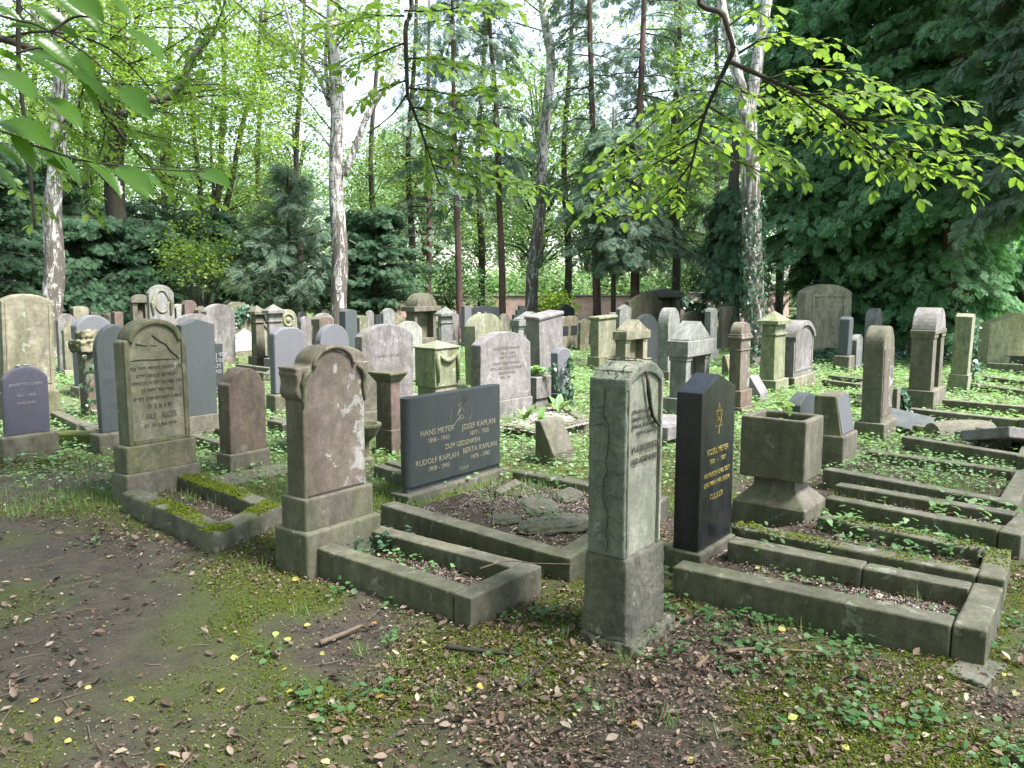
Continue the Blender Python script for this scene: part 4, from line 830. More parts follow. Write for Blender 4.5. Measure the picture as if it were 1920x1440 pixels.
# ------------------------------------------------------------------ kerbs round the graves
BEDS = []
T_moss = ([(0, 0, .5), (.5, 0, 0), (0, .5, 0), (-.5, 0, 0), (0, -.5, 0)], [(0, 1, 2), (0, 2, 3), (0, 3, 4), (0, 4, 1)])
def kerb(label, chain, w_=.11, hk=.15, bed=None, bz=.05, vox=0, mat='kerb', bev=.01, group='stone kerbs round the graves', moss=0, drop=None):
    P = [G(x, y, hk) for x, y in chain]; c = sum(P, Vector())/len(P)
    r = empty('grave_kerb', (P[0].x, P[0].y, 0), 0, label, 'grave kerb', None); o = Vector((P[0].x, P[0].y, 0))
    n = len(P)-1; closed = n >= 3
    for i in range(n):
        a, b_ = P[i].copy(), P[i+1].copy(); d = (b_-a); L = d.length; d.normalize(); nn = Vector((-d.y, d.x, 0))
        if nn.dot(c-(a+b_)/2) < 0: nn = -nn
        if n > 1:
            if i % 2 == 0:
                if i > 0: a += d*(w_+.006)
                if i < n-1: b_ -= d*(w_+.006)
        dz = .002*(i % 2)+random.uniform(-.003, .003); a = a-o; b_ = b_-o
        top = [a, b_, b_+nn*w_, a+nn*w_]; z1 = hk+dz
        cuts = [(0, 1, 0)]
        if L > 1.25 and random.random() < .75:
            c_ = random.uniform(.35, .7); cuts = [(0, c_-.0015/L*2, random.uniform(-.004, .004)), (c_+.0015/L*2, 1, random.uniform(-.009, .004))]
        for (ta, tb, dzz) in cuts:
            m = MB(); sh = nn*random.uniform(-.005, .005)*(len(cuts) > 1)
            A_, B_ = a+(b_-a)*ta+sh, a+(b_-a)*tb+sh; tp4 = [A_, B_, B_+nn*w_, A_+nn*w_]
            q = [Vector((p.x, p.y, z1+dzz)) for p in tp4]; s = [Vector((p.x, p.y, -.09)) for p in tp4]
            tl = random.uniform(-.004, .004); q[0].z += tl; q[1].z += tl
            if drop and len(cuts) == 1:
                for k_, v_ in drop.get(i, {}).items(): q[k_].z += v_
            if (q[1]-q[0]).cross(q[3]-q[0]).z < 0: q = [q[1], q[0], q[3], q[2]]; s = [s[1], s[0], s[3], s[2]]
            m.add(s+q, [(3, 2, 1, 0), (4, 5, 6, 7), (0, 1, 5, 4), (1, 2, 6, 5), (2, 3, 7, 6), (3, 0, 4, 7)])
            m.build('rail', M[mat], r, bev=bev, vox=vox, disp=.009)
        if moss:
            k_ = int(moss*L*1500); t = rng.random(k_); u_ = rng.random(k_); A = np.array(a); E = np.array(b_-a); N_ = np.array(nn)*w_
            pp = A+t[:, None]*E+u_[:, None]*N_; m_ = fbm(pp[:, 0]+o.x, pp[:, 1]+o.y, 4, 11+i); keep = m_ > .47; pp[:, 2] = z1-.006; pp = pp[keep]; mm = (m_[keep]-.47)*4
            if len(pp) > 9:
                pp[:, 2] += np.clip(mm, 0, 1)*.022*rng.random(len(pp)); nq = len(pp)
                inst('moss', T_moss, pp, rng.normal(size=(nq, 3))*(1, 1, .3), rng.normal(size=(nq, 3))*.5+(0, 0, 1), rng.uniform(.008, .018, nq), M['mossleaf'], r)
    if bed:
        Q = [G(x, y, bz) for x, y in bed]; n_ = 18; m = MB(); A, B_, C, D_ = Q
        for i in range(n_+1):
            for j in range(n_+1):
                s_, t_ = i/n_, j/n_; p = (A*(1-s_)+B_*s_)*(1-t_)+(D_*(1-s_)+C*s_)*t_
                p = p-o; m.v.append((p.x, p.y, bz+(float(fbm(p.x+o.x, p.y+o.y, 7, 4))-.5)*.03))
        for i in range(n_):
            for j in range(n_): k_ = i*(n_+1)+j; m.f.append((k_, k_+n_+1, k_+n_+2, k_+1))
        m.build('soil_bed', M['ground'], r, smooth=True)
        BEDS.append(([q_.to_2d() for q_ in Q], bz))
    return r
hk0 = ZAT(G(883, 1182), 1121)
kerb('kerb of the grave in front of the lichen-blotched red stone', [(578, 1022), (883, 1121), (1016, 1060), (697, 980)], .11, hk0, [(600, 1030), (870, 1125), (1000, 1075), (690, 995)], .05, vox=.008)
kerb('broad kerb with ragged rubble inside before the black family stone', [(714, 945), (1069, 1049), (1256, 930), (978, 879)], .12, .14, [(735, 965), (1062, 1062), (1240, 940), (975, 892)], .08, vox=.009)
kerb('long straight kerb of the grave before the black star stone, cracked near its corner', [(1262, 1062), (1850, 1187), (1882, 1103), (1379, 1007)], .125, ZAT(G(1850, 1256), 1189), [(1275, 1075), (1830, 1195), (1866, 1115), (1385, 1020)], .05, vox=.008)
kerb('kerb of the grave under the cube planter', [(1372, 985), (1885, 1086), (1897, 1031), (1547, 961)], .12, .15, [(1400, 1002), (1880, 1100), (1890, 1045), (1550, 975)], .06, vox=.01, moss=.35)
kerb('kerb filled with dry leaves, next behind the cube planter', [(1545, 934), (1916, 1003), (1952, 966), (1576, 904)], .12, .14, [(1552, 945), (1886, 1010), (1930, 972), (1580, 912)], .06)
kerb('grassy kerb behind the leaf-filled one at the right', [(1542, 879), (1908, 946), (1940, 884), (1632, 842)], .12, .14, [(1552, 890), (1880, 950), (1905, 890), (1630, 850)], .06)
kerb('kerb at the foot of the tall brown stele', [(1690, 819), (1935, 858), (1945, 826), (1720, 795)], .11, .12, [(1700, 827), (1935, 865), (1945, 835), (1725, 802)], .04)
kerb('kerb in front of the vault-roofed stone', [(1702, 765), (1930, 789), (1960, 764), (1770, 748)], .1, .13)
kerb('kerb far right behind the vault-roofed stone', [(1815, 718), (1930, 734), (1945, 716), (1850, 704)], .1, .1)
kerb('pale kerb at the foot of the yellow-green monument', [(1850, 680), (1930, 684), (1960, 668), (1860, 665)], .1, .16)
kerb('thick moss-covered sunken kerb before the olive stone', [(228, 922), (405, 999), (529, 945), (362, 888)], .13, .13, [(240, 932), (402, 1010), (520, 955), (360, 900)], .03, vox=.013, moss=1.6, drop={0: {0: .02, 3: .02}})
kerb('kerb round the pebbled grave before the three-name stone', [(930, 795), (1018, 808), (1105, 786), (1050, 752)], .1, .1, [(935, 803), (1015, 815), (1105, 795), (1040, 760)], .07)
kerb('low kerb behind the red sandstone at the right of its base', [(700, 873), (760, 890), (790, 878), (740, 862)], .1, .1)
kerb('old sunken kerb left of the blue-grey arched stone', [(94, 772), (148, 797), (190, 808), (175, 790)], .12, .12)
kerb('kerb slabs between the olive and the dark red stone', [(350, 815), (420, 834), (500, 826), (420, 800)], .1, .08)
kerb('thin kerb in the grass left of the semicircular grey stone', [(425, 690), (505, 700), (520, 690), (450, 682)], .1, .1)
kerb('kerb along the grass before the slim grey pointed stone', [(1205, 745), (1262, 757), (1275, 748), (1215, 735)], .1, .1)
kerb('kerb in the ground elder before the pyramid-capped pillar', [(1540, 742), (1612, 752), (1640, 742), (1580, 732)], .1, .08)
kerb('kerb just left of the tall brown stele', [(1540, 712), (1614, 721), (1640, 712), (1560, 703)], .1, .08)
kerb('mossy kerb strip with black soil behind the dark red stone', [(500, 787), (545, 797), (560, 790), (520, 780)], .1, .12)
# loose slabs
def slab(label, px, sz, z, rot, mat='kerb', name='stone_slab', cat='slab'):
    P = G(px[0], px[1], z); b = MB(); b.box(-sz[0]/2, sz[0]/2, -sz[1]/2, sz[1]/2, -sz[2]/2, sz[2]/2); o = b.build(name, M[mat], None, bev=.01)
    o.location = P; o.rotation_euler = [R(a) for a in rot]; tag(o, label, cat); return o
slab('flat low slab behind the black star stone', (1243, 800), (.75, .5, .14), .10, (0, 0, 52), 'lilac')
slab('broken slab leaning on the narrow stone right of the tall brown stele', (1700, 790), (.5, .28, .05), .12, (32, 10, -30), 'slate')
slab('second broken slab lying below the leaning one', (1722, 800), (.4, .2, .05), .05, (8, 14, 10), 'brown')
slab('tilted brown slab at the right edge among grass', (1890, 818), (.62, .5, .1), .17, (-14, 8, 20), 'lilac')
slab('small upright block under the tilted slab', (1862, 832), (.12, .3, .3), .08, (0, 0, 52), 'brown')
for i_, (lb_, px_, sz_) in enumerate((('large mossy lump of rubble at the right of the ragged grave', (1048, 985), (.30, .17, .06)), ('flat mossy rubble stone in the middle of the ragged grave', (1010, 950), (.26, .14, .045)), ('small rubble stone at the left of the ragged grave', (945, 975), (.12, .09, .045)), ('rubble stone by the far rail of the ragged grave', (1065, 930), (.17, .10, .05)))):
    P_ = G(px_[0], px_[1], .09); b = MB(); b.lathe([(.02, -.5), (.8, -.4), (1, 0), (.75, .55), (.3, .75), (.01, .8)], 12); o_ = b.build('rubble_stone', M['rough'], None, vox=.09, disp=.45, dsc=.5); o_.scale = sz_; o_.location = P_; o_.rotation_euler = (0, 0, i_*1.3+.5); tag(o_, lb_, 'stone')
slab('thin curved stone fragment leaning by the black family stone', (952, 915), (.06, .36, .04), .11, (0, 25, -25), 'kerb')
slab('thin foundation slab under the small dark red stone', (478, 893), (.75, .34, .05), .005, (0, 0, 52), 'kerb')
slab('mossy block at the left beside the blue-grey stone', (145, 822), (.4, .22, .12), .06, (0, 0, -10), 'mossy')
slab('pale concrete patch at the corner of the long straight kerb', (1830, 1262), (.26, .16, .05), -.012, (0, 0, 40), 'rough')
def urn():
    P = G(1800, 824); b = MB(); pr = [(.02, -.34), (.14, -.33), (.16, -.2), (.165, 0), (.16, .2), (.14, .33), (.02, .34)]
    b.lathe(pr, 20); o = b.build('fallen_urn', M['brown'], None, smooth=False); o.location = (P.x, P.y, .04); o.rotation_euler = (R(90), 0, R(-80)); tag(o, 'toppled stone drum lying in the grass at the right', 'urn')
urn()
# back wall
def wall(label, x0, x1, ytop, Yd, th=.4):
    a = AT(x0, ytop, Yd); c = AT(x1, ytop, Yd); b = MB(); b.box(a.x, c.x, Yd, Yd+th, -.2, a.z); o = b.build('brick_wall', M['brick'], None, bev=.02)
    bb = empty('boundary_wall', (0, 0, 0), 0, label, 'wall'); o.parent = bb; b = MB(); b.box(a.x-.02, c.x+.02, Yd-.05, Yd+th+.05, a.z, a.z+.07); b.build('coping', M['lilac'], bb, bev=.02)
wall('weathered pink brick boundary wall behind the graves', 700, 1290, 556, 36)
wall('ivy-hung stretch of brick wall right of the portico', 1292, 1480, 551, 32)
# ------------------------------------------------------------------ trees
def inquad(x, y, q):
    r = np.ones(len(x), bool); sg = None
    for i in range(4):
        a, b = q[i], q[(i+1) % 4]; c = (b[0]-a[0])*(y-a[1])-(b[1]-a[1])*(x-a[0])
        if sg is None: sg = np.sign(((q[1][0]-q[0][0])*(q[2][1]-q[1][1])-(q[1][1]-q[0][1])*(q[2][0]-q[1][0])))
        r &= (c*sg) > 0
    return r
def gz(x, y):
    z = hz(x, y)
    for q, bz in BEDS: z = np.where(inquad(x, y, q), bz+(fbm(x, y, 7, 4)-.5)*.03, z)
    return z
def path3(px, Yd):        # pixel polyline at a distance (or one distance per point)
    return [AT(p[0], p[1], Yd if isinstance(Yd, (int, float)) else Yd[i]) for i, p in enumerate(px)]
def smooth_path(P, k=5):
    P = [Vector(p) for p in P]; out = []
    for i in range(len(P)-1):
        p0, p1, p2, p3 = P[max(i-1, 0)], P[i], P[i+1], P[min(i+2, len(P)-1)]
        for j in range(k):
            t = j/k; out.append(.5*((2*p1)+(p2-p0)*t+(2*p0-5*p1+4*p2-p3)*t*t+(3*p1-p0-3*p2+p3)*t**3))
    return out+[P[-1]]
def limb(b, P, r0, r1, seg=8, k=5, wob=.12):
    Q = smooth_path(P, k); n = len(Q); b.tube(Q, [r0+(r1-r0)*(i/(n-1)) for i in range(n)], seg, wob)
def tree(label, base, limbs, mat, group=None, name='tree', cat='tree', loc=None):
    P0 = limbs[0][0][0]; o = Vector((P0.x, P0.y, 0)); r = empty(name, o, 0, label, cat, group)
    b = MB()
    for P, r0, r1 in limbs:
        Q = [Vector(p)-o for p in P]
        if P is limbs[0][0]:
            d = Q[1]-Q[0]; Q[0] = Q[0]-d*((Q[0].z+.15)/d.z) if Q[0].z > -.1 and d.z else Q[0]
            b.tube([Vector((Q[0].x, Q[0].y, -.2)), Vector((Q[0].x, Q[0].y, .04)), Vector((Q[0].x, Q[0].y, .3))], [r0*1.7, r0*1.4, r0*1.04], 12, .15)
        limb(b, Q, r0, r1, 12 if r0 > .1 else 6)
    b.build('trunk', M[mat], r, smooth=True)
    return r, o
def clump_leaves(C, nper, rad, size, flat_=.22, updir=(0, 0, 1), jit=.45):
    C = np.asarray(C, float); k = len(C); N = k*nper
    c = np.repeat(C, nper, 0); a = rng.uniform(0, 2*np.pi, N); rr = np.sqrt(rng.random(N))
    R_ = np.repeat(rad if hasattr(rad, '__len__') else np.full(k, rad), nper)
    tilt = np.repeat(rng.normal(size=(k, 2))*.25, nper, 0)
    dx, dy = np.cos(a)*rr*R_, np.sin(a)*rr*R_
    z = rng.normal(size=N)*flat_*R_*.6-(rr**2)*R_*.25+dx*tilt[:, 0]+dy*tilt[:, 1]
    P = c+np.stack([dx, dy, z], 1)
    d = np.stack([np.cos(a)+rng.normal(size=N)*.7, np.sin(a)+rng.normal(size=N)*.7, -.25+rng.normal(size=N)*.35], 1)
    n = np.array(updir)+rng.normal(size=(N, 3))*jit
    return P, d, n, size*rng.uniform(.7, 1.25, N)
def blobs(bl, Yd):
    out = []
    for cx_, cy_, rx, ry, dy, n in bl:
        k = rng.normal(size=(n, 3)); k = k/np.linalg.norm(k, axis=1, keepdims=True)*(rng.random((n, 1))**.45)
        for a, b_, c in k: out.append(AT(cx_+a*rx, cy_+c*ry, Yd+b_*dy))
    return out
def crown(parent, o, C, nper, rad, size, mat, T=T_dia, name='crown', trunkpts=None, twig=.6, twm='twig', jit=.45, flat_=.22):
    C = [Vector(c)-Vector(o) for c in C]
    P, d, n, s = clump_leaves([tuple(c) for c in C], nper, rad, size, flat_, jit=jit)
    inst(name, T, P, d, n, s, M[mat], parent)
    if trunkpts:
        b = MB(); tp = [Vector(p)-Vector(o) for p in trunkpts]
        for c in C:
            if random.random() > twig: continue
            cand = [p for p in tp if p.z < c.z+.3] or tp
            p = min(cand, key=lambda q: (q-c).length*random.uniform(.7, 1.4)+abs((c.z-q.z)-(q-c).length*.5)*.6)
            L = (c-p).length
            if L > 3.2: continue
            mid = (p+c)/2+Vector((random.uniform(-.1, .1)*L, random.uniform(-.1, .1)*L, random.uniform(-.02, .12)*L))
            b.tube([p, (p+mid)/2, mid, c], [.008+.008*L, .006+.006*L, .004+.004*L, .003], 4)
        if b.v: b.build('branches', M[twm], parent, smooth=True)
def fill(P, k=8):
    return smooth_path(P, k)
# --- birches
BG = 'birches among the graves'
p = path3([(93, 645), (95, 590), (103, 500), (98, 400), (107, 300), (114, 150), (112, -60), (118, -330)], 17)
t, o = tree('thick white-barked birch at the left, partly behind big hanging leaves', 0, [(p, .23, .11), (path3([(110, 120), (60, 20), (0, -80)], 17), .06, .02), (path3([(113, 30), (180, -60), (240, -160)], 17), .05, .02)], 'birch', BG, 'birch_tree')
crown(t, o, blobs([(120, 60, 190, 150, 1.5, 45), (90, -120, 260, 150, 2, 50)], 17), 60, .55, .10, 'decid', trunkpts=fill(p))
p = path3([(633, 660), (634, 590), (637, 470), (630, 350), (632, 200), (624, 60), (628, -80), (630, -330)], 20)
t, o = tree('middle white birch with rough peeling bark and a side stem leaning right', 0, [(p, .22, .11), (path3([(645, 330), (668, 270), (690, 215), (728, 150), (760, 60)], 20), .10, .06), (path3([(618, 200), (600, 150), (565, 100), (540, 30), (525, -60)], 20), .055, .03), (path3([(618, 190), (610, 120), (613, 60), (617, -40)], 20), .05, .03), (path3([(628, 290), (590, 240), (540, 220)], 20), .03, .01)], 'birch', BG, 'birch_tree')
crown(t, o, blobs([(560, 70, 150, 110, 1.5, 34), (690, 60, 100, 80, 1.5, 14), (600, -120, 260, 120, 2, 50)], 20), 60, .55, .10, 'decid', trunkpts=fill(p))
p = path3([(995, 640), (996, 580), (1000, 490), (1013, 400), (1016, 320), (1020, 250), (1033, 120), (1022, 40), (1012, -60), (1010, -300)], 24)
t, o = tree('slender crooked birch in the centre background', 0, [(p, .20, .10), (path3([(1036, 90), (1060, 60), (1100, 20), (1130, -30)], 24), .05, .03), (path3([(1028, 60), (1040, 30), (1060, -20)], 24), .04, .02)], 'birch', BG, 'birch_tree')
crown(t, o, blobs([(1030, 30, 150, 110, 1.5, 22), (1010, -130, 260, 110, 2, 40)], 24), 55, .6, .10, 'decid', trunkpts=fill(p))
p4a = path3([(1417, 690), (1415, 600), (1412, 500), (1409, 400), (1406, 300), (1400, 200)], 15.5)
t, o = tree('forked birch right of centre with ivy round its foot', 0, [(p4a, .20, .16), (path3([(1401, 215), (1388, 160), (1368, 80), (1352, 0), (1345, -80), (1330, -300)], 15.5), .11, .06), (path3([(1402, 215), (1415, 150), (1428, 60), (1442, -20), (1450, -90), (1470, -300)], 15.5), .12, .07)], 'birch', BG, 'birch_tree')
crown(t, o, blobs([(1400, -160, 300, 100, 2, 40), (1500, 230, 60, 60, .8, 5)], 15.5), 60, .5, .08, 'decid')
# --- left beech and companions
p = path3([(225, 640), (224, 560), (222, 450), (216, 380), (214, 300), (222, 220), (226, 120), (222, 40), (228, -100), (230, -300)], 24)
LB = [(p, .34, .16), (path3([(220, 300), (200, 220), (180, 140), (168, 40), (160, -80)], 24), .15, .08), (path3([(222, 240), (240, 150), (250, 80), (262, -40)], 24), .13, .08),
      (path3([(228, 215), (275, 190), (310, 185), (348, 150), (354, 115), (380, 85), (402, 60)], 22), .11, .07), (path3([(216, 330), (190, 290), (176, 250)], 24), .08, .03)]
t, o = tree('big dark-stemmed beech with a crooked limb reaching right', 0, LB, 'bark', None, 'beech_tree')
crown(t, o, blobs([(260, 120, 270, 160, 3, 190), (150, 260, 160, 90, 2, 50), (420, 210, 130, 120, 2, 50), (250, -100, 400, 140, 4, 90)], 24), 75, .62, .115, 'hornbeam', trunkpts=[q for l in LB for q in fill(l[0], 4)], twig=.4)
p = path3([(402, 620), (400, 560), (398, 470), (392, 430)], 27)
LB = [(p, .24, .2), (path3([(394, 440), (378, 380), (372, 320), (360, 220), (350, 100)], 27), .1, .05), (path3([(397, 440), (408, 370), (414, 300), (420, 160), (418, 20)], 27), .12, .06), (path3([(400, 450), (425, 380), (440, 310), (455, 230), (480, 140), (490, 20)], 27), .11, .05), (path3([(396, 430), (400, 350), (395, 270), (400, 160)], 27), .07, .03)]
t, o = tree('many-stemmed dark tree between the beech and the middle birch', 0, LB, 'barkdk', None, 'hornbeam_tree')
crown(t, o, blobs([(430, 200, 180, 150, 3, 80), (470, 60, 240, 120, 3, 90), (430, 360, 150, 90, 2, 50)], 28), 75, .65, .12, 'decid', trunkpts=[q for l in LB for q in fill(l[0], 4)], twig=.4)
# --- conifers
def conifer(label, Yd, cpx, top, zr, rad, nb, nsp, T, size, mat, trunk=None, tr=.12, tm='barkdk', droop=.5, asc=.15, name='conifer_tree', cat='tree', group=None, prof=None, skip=0, side=None):
    if trunk is None: trunk = [(cpx, 640), (cpx, top)]
    P = path3(trunk, Yd); t, o = tree(label, 0, [(P, tr, tr*.35)], tm, group, name, cat)
    F_ = fill([Vector(q)-o for q in P], 10); z0, z1 = zr; Ps, ds, ns = [], [], []; b = MB()
    for i in range(nb):
        u = random.random(); z = z0+(z1-z0)*u; c = min(F_, key=lambda q: abs(q.z-z)); a = random.uniform(0, 2*math.pi)
        if side is not None and random.random() < .75: a = side+random.gauss(0, .9)
        L = rad*(prof(u) if prof else (1-u*.75))*random.uniform(.65, 1.1)
        ca, sa = math.cos(a), math.sin(a); c = Vector((c.x, c.y, z))
        pt = lambda s: c+Vector((ca*L*s, sa*L*s, L*(asc*s-droop*s*s)))
        b.tube([pt(0), pt(.35), pt(.7), pt(1)], [.006+.012*L, .005+.009*L, .004+.004*L, .002], 4)
        for k in range(nsp):
            s_ = random.uniform(skip, 1)**.7; w_ = (1-s_*.6)*L*.28*random.choice((-1, 1))*random.random()
            q_ = pt(s_)+Vector((-sa*w_, ca*w_, random.uniform(-.08, .06)-abs(w_)*.3))
            Ps.append(q_); ds.append((ca+random.gauss(0, .5)-sa*np.sign(w_)*.8, sa+random.gauss(0, .5)+ca*np.sign(w_)*.8, -droop*1.4-.08+random.gauss(0, .4))); ns.append((random.gauss(0, .55)+ca*.75, random.gauss(0, .55)+sa*.75, .9))
    b.build('branches', M['twig'], t, smooth=True)
    inst('foliage', T, np.array([tuple(x) for x in Ps]), np.array(ds), np.array(ns), size*rng.uniform(.5, 1.4, len(Ps)), M[mat], t)
    return t
YG = 'dark yews at the left'
blob_prof = lambda u: .55+.45*math.sin(math.pi*min(1, u*1.15+.15))
for cx_, Yd, top, rad, lb in ((-30, 20, 300, 2.4, 'dark yew at the left edge behind the tall green slab'), (70, 23, 330, 2.3, 'dark yew behind the left birch'), (170, 22, 370, 2.1, 'dark yew just right of the left birch'), (285, 23, 400, 2.1, 'broad dark yew left of the young cypress'), (385, 25, 410, 1.9, 'yew under the many-stemmed tree'), (-170, 21, 260, 2.6, 'tall yew beyond the left picture edge')):
    H = ZAT((0, Yd), top)
    conifer(lb, Yd, cx_, top+60, (.75, H*random.uniform(.85, 1.15)), rad, 170, 100, T_yew, .15, 'yew', tr=.2, droop=.35, asc=.25, name='yew_tree', group=YG, prof=blob_prof)
conifer('young feathery conifer with upswept branches left of the middle birch', 21, 540, 312, (.9, ZAT((0, 21), 318)), 1.9, 130, 22, T_spr, .26, 'fir', tr=.09, droop=.1, asc=.45, prof=lambda u: 1.02-u*.8)
conifer('low bushy yew right of the middle birch', 22, 705, 400, (.9, ZAT((0, 22), 400)), 1.6, 160, 80, T_yew, .15, 'yew', tr=.12, droop=.2, asc=.3, name='yew_tree', prof=blob_prof)
conifer('dark yew behind the middle birch', 24, 470, 430, (.9, ZAT((0, 24), 440)), 1.5, 110, 70, T_yew, .16, 'yew', tr=.12, droop=.2, asc=.3, name='yew_tree', prof=blob_prof)
PG = 'thin-stemmed firs in the middle background'
for tr_, Yd, w_, zr, rad, lb in (([(863, 620), (860, 500), (855, 350), (850, 150), (848, -50)], 23, .11, (3.6, 10), 1.7, 'thin dark fir stem left of the centre'), ([(942, 625), (941, 500), (936, 380), (930, 200), (918, 50), (910, -100)], 24, .115, (4.2, 11), 1.7, 'thin dark fir stem in front of the brick wall'), ([(1120, 640), (1118, 500), (1112, 380), (1110, 200), (1106, 50), (1104, -100)], 23, .13, (2.4, 11), 2.0, 'fir stem right of the crooked birch'), ([(1190, 640), (1191, 500), (1193, 380), (1200, 200), (1208, 0), (1212, -120)], 22, .14, (2.6, 11), 2.1, 'brown fir stem before the wall tomb'), ([(800, 620), (805, 450), (802, 250), (805, 0)], 30, .13, (2.0, 11), 2.2, 'paler fir behind the roofed monument')):
    conifer(lb, Yd, 0, 0, zr, rad, 60, 24, T_thuja, .24, 'fir', trunk=tr_, tr=w_, tm='barkred', droop=.45, asc=.1, group=PG, prof=lambda u: 1-.35*u)
TG = 'dark cypresses at the right'
conifer('huge dark cypress with drooping sprays at the right, reddish trunk showing', 18.5, 0, 0, (3.0, 13), 3.0, 270, 120, T_thuja, .20, 'thuja', trunk=[(1793, 640), (1788, 500), (1785, 350), (1795, 150), (1800, -250)], tr=.27, tm='barkred', droop=.5, asc=.2, name='cypress_tree', group=TG, prof=lambda u: .95-.2*u)
conifer('dense low cypress spreading over the cream wall monument', 19.5, 1745, 180, (.35, 7.5), 2.2, 290, 115, T_thuja, .19, 'thuja', tr=.16, droop=.45, asc=.25, name='cypress_tree', group=TG, prof=lambda u: 1.0-.55*u)
conifer('tall dark cypress behind the forked birch', 21, 1545, -250, (2.2, 12), 2.6, 220, 80, T_thuja, .27, 'thuja', trunk=[(1545, 640), (1545, -260)], tr=.2, droop=.5, asc=.15, name='cypress_tree', group=TG, prof=lambda u: 1-.3*u)
conifer('low cypress filling the shade behind the cream wall monument', 20.6, 1600, 200, (.3, 6.5), 1.9, 200, 100, T_thuja, .2, 'thuja', tr=.16, droop=.45, asc=.25, name='cypress_tree', group=TG, prof=lambda u: 1.0-.4*u)
conifer('cypress at the far right edge with bluish sprays', 15.5, 0, 0, (3.0, 9.5), 1.9, 150, 90, T_thuja, .22, 'fir', trunk=[(1990, 700), (1990, -200)], tr=.18, tm='barkred', droop=.55, asc=.15, name='cypress_tree', group=TG, prof=lambda u: 1-.2*u)
conifer('back-row cypress filling the gap behind the huge one', 23, 1700, -250, (1.0, 13), 3.4, 220, 70, T_thuja, .32, 'thuja', trunk=[(1700, 640), (1700, -260)], tr=.2, name='cypress_tree', group=TG, prof=lambda u: 1-.2*u)
conifer('back-row cypress behind the right edge', 23, 1900, -250, (1.0, 13), 3.4, 220, 70, T_thuja, .32, 'thuja', trunk=[(1910, 640), (1910, -260)], tr=.2, name='cypress_tree', group=TG, prof=lambda u: 1-.2*u)
conifer('black-green yew trunk and crown left of the forked birch', 20, 0, 0, (1.3, 3.9), 1.15, 110, 80, T_yew, .17, 'yew', trunk=[(1372, 650), (1372, 450), (1380, 250)], tr=.24, droop=.8, asc=0, name='yew_tree', prof=blob_prof)
conifer('scraggy blue-green fir sprays with brown tips round the middle stems', 21, 0, 0, (2.1, 5.5), 1.4, 90, 26, T_thuja, .26, 'fir', trunk=[(1150, 650), (1150, 200)], tr=.08, droop=.35, asc=.1, prof=blob_prof)
for px_, Yd_, lb_, mt_ in ((1265, 29, 'airy fir with sky holes between the brown fir stem and the forked birch', 'fir'), (1340, 33, 'tall fir just left of the forked birch', 'fir'), (1460, 27, 'dark fir right behind the forked birch', 'thuja'), ):
    conifer(lb_, Yd_, 0, 0, (2.6, 15), 2.7, 100, 30, T_thuja, .30, mt_, trunk=[(px_, 600), (px_+5, 300), (px_, -200)], tr=.15, tm='barkred', droop=.4, asc=.1, group=PG, prof=lambda u: 1-.4*u)
for px_, Yd_, top_, lb_ in ((-60, 29, 300, 'yew in the second row at the far left'), (120, 30, 340, 'yew in the second row behind the left birch'), (250, 29, 370, 'yew in the second row behind the beech'), (345, 31, 390, 'yew in the second row behind the many-stemmed tree'), (440, 32, 420, 'yew in the second row left of the young conifer'), (560, 33, 430, 'yew in the second row behind the young conifer'), (660, 32, 400, 'yew in the second row behind the middle birch')):
    conifer(lb_, Yd_, px_, top_+60, (.4, ZAT((0, Yd_), top_)), 2.4, 110, 50, T_yew, .24, 'yew', tr=.2, droop=.35, asc=.25, name='yew_tree', group=YG, prof=blob_prof)
def midtree(label, px_, Yd_, bl, mat='decid', size=.12):
    P = path3([(px_, 610), (px_+4, 480), (px_-5, 300), (px_+8, 100), (px_+12, -60)], Yd_); bl_ = blobs(bl, Yd_)
    t_, o_ = tree(label, 0, [(P, .15, .05)], 'barkdk', 'leafy trees in the middle background'); crown(t_, o_, bl_, 60, .7, size, mat, trunkpts=fill(P, 5), twig=.5)
midtree('leafy tree with pale green layers between the crooked birch and the fir stems', 1062, 29, [(1070, 230, 90, 180, 2, 70), (1080, 420, 100, 70, 2, 30)])
midtree('leafy tree filling the gap behind the two fir stems', 900, 31, [(890, 160, 110, 150, 2, 60), (900, 420, 90, 80, 2, 26)])
midtree('yellow-green leafy tree behind the spray at the right centre', 1265, 27, [(1265, 330, 90, 150, 2, 60), (1280, 120, 120, 120, 2, 50)], 'hornbeam')
midtree('leafy tree behind the low bushy yew', 770, 30, [(770, 300, 90, 110, 2, 40), (740, 60, 100, 90, 2, 24)])
midtree('light leafy tree at the top left behind the beech', 60, 27, [(60, 170, 170, 170, 2, 90)], 'decid')
midtree('dark-stemmed leafy tree between the left birch and the beech', 165, 32, [(160, 200, 110, 160, 2, 60)])
midtree('dark-stemmed leafy tree right of the beech', 310, 33, [(320, 260, 110, 150, 2, 60)])
midtree('dark-stemmed leafy tree right of the many-stemmed tree', 488, 34, [(490, 260, 80, 140, 2, 36)])
midtree('dark-stemmed leafy tree right of the leaning birch stem', 700, 33, [(700, 330, 90, 120, 2, 40)])
midtree('small leafy tree just left of the middle birch', 560, 31, [(550, 200, 90, 90, 2, 30), (520, 60, 130, 90, 2, 40)])
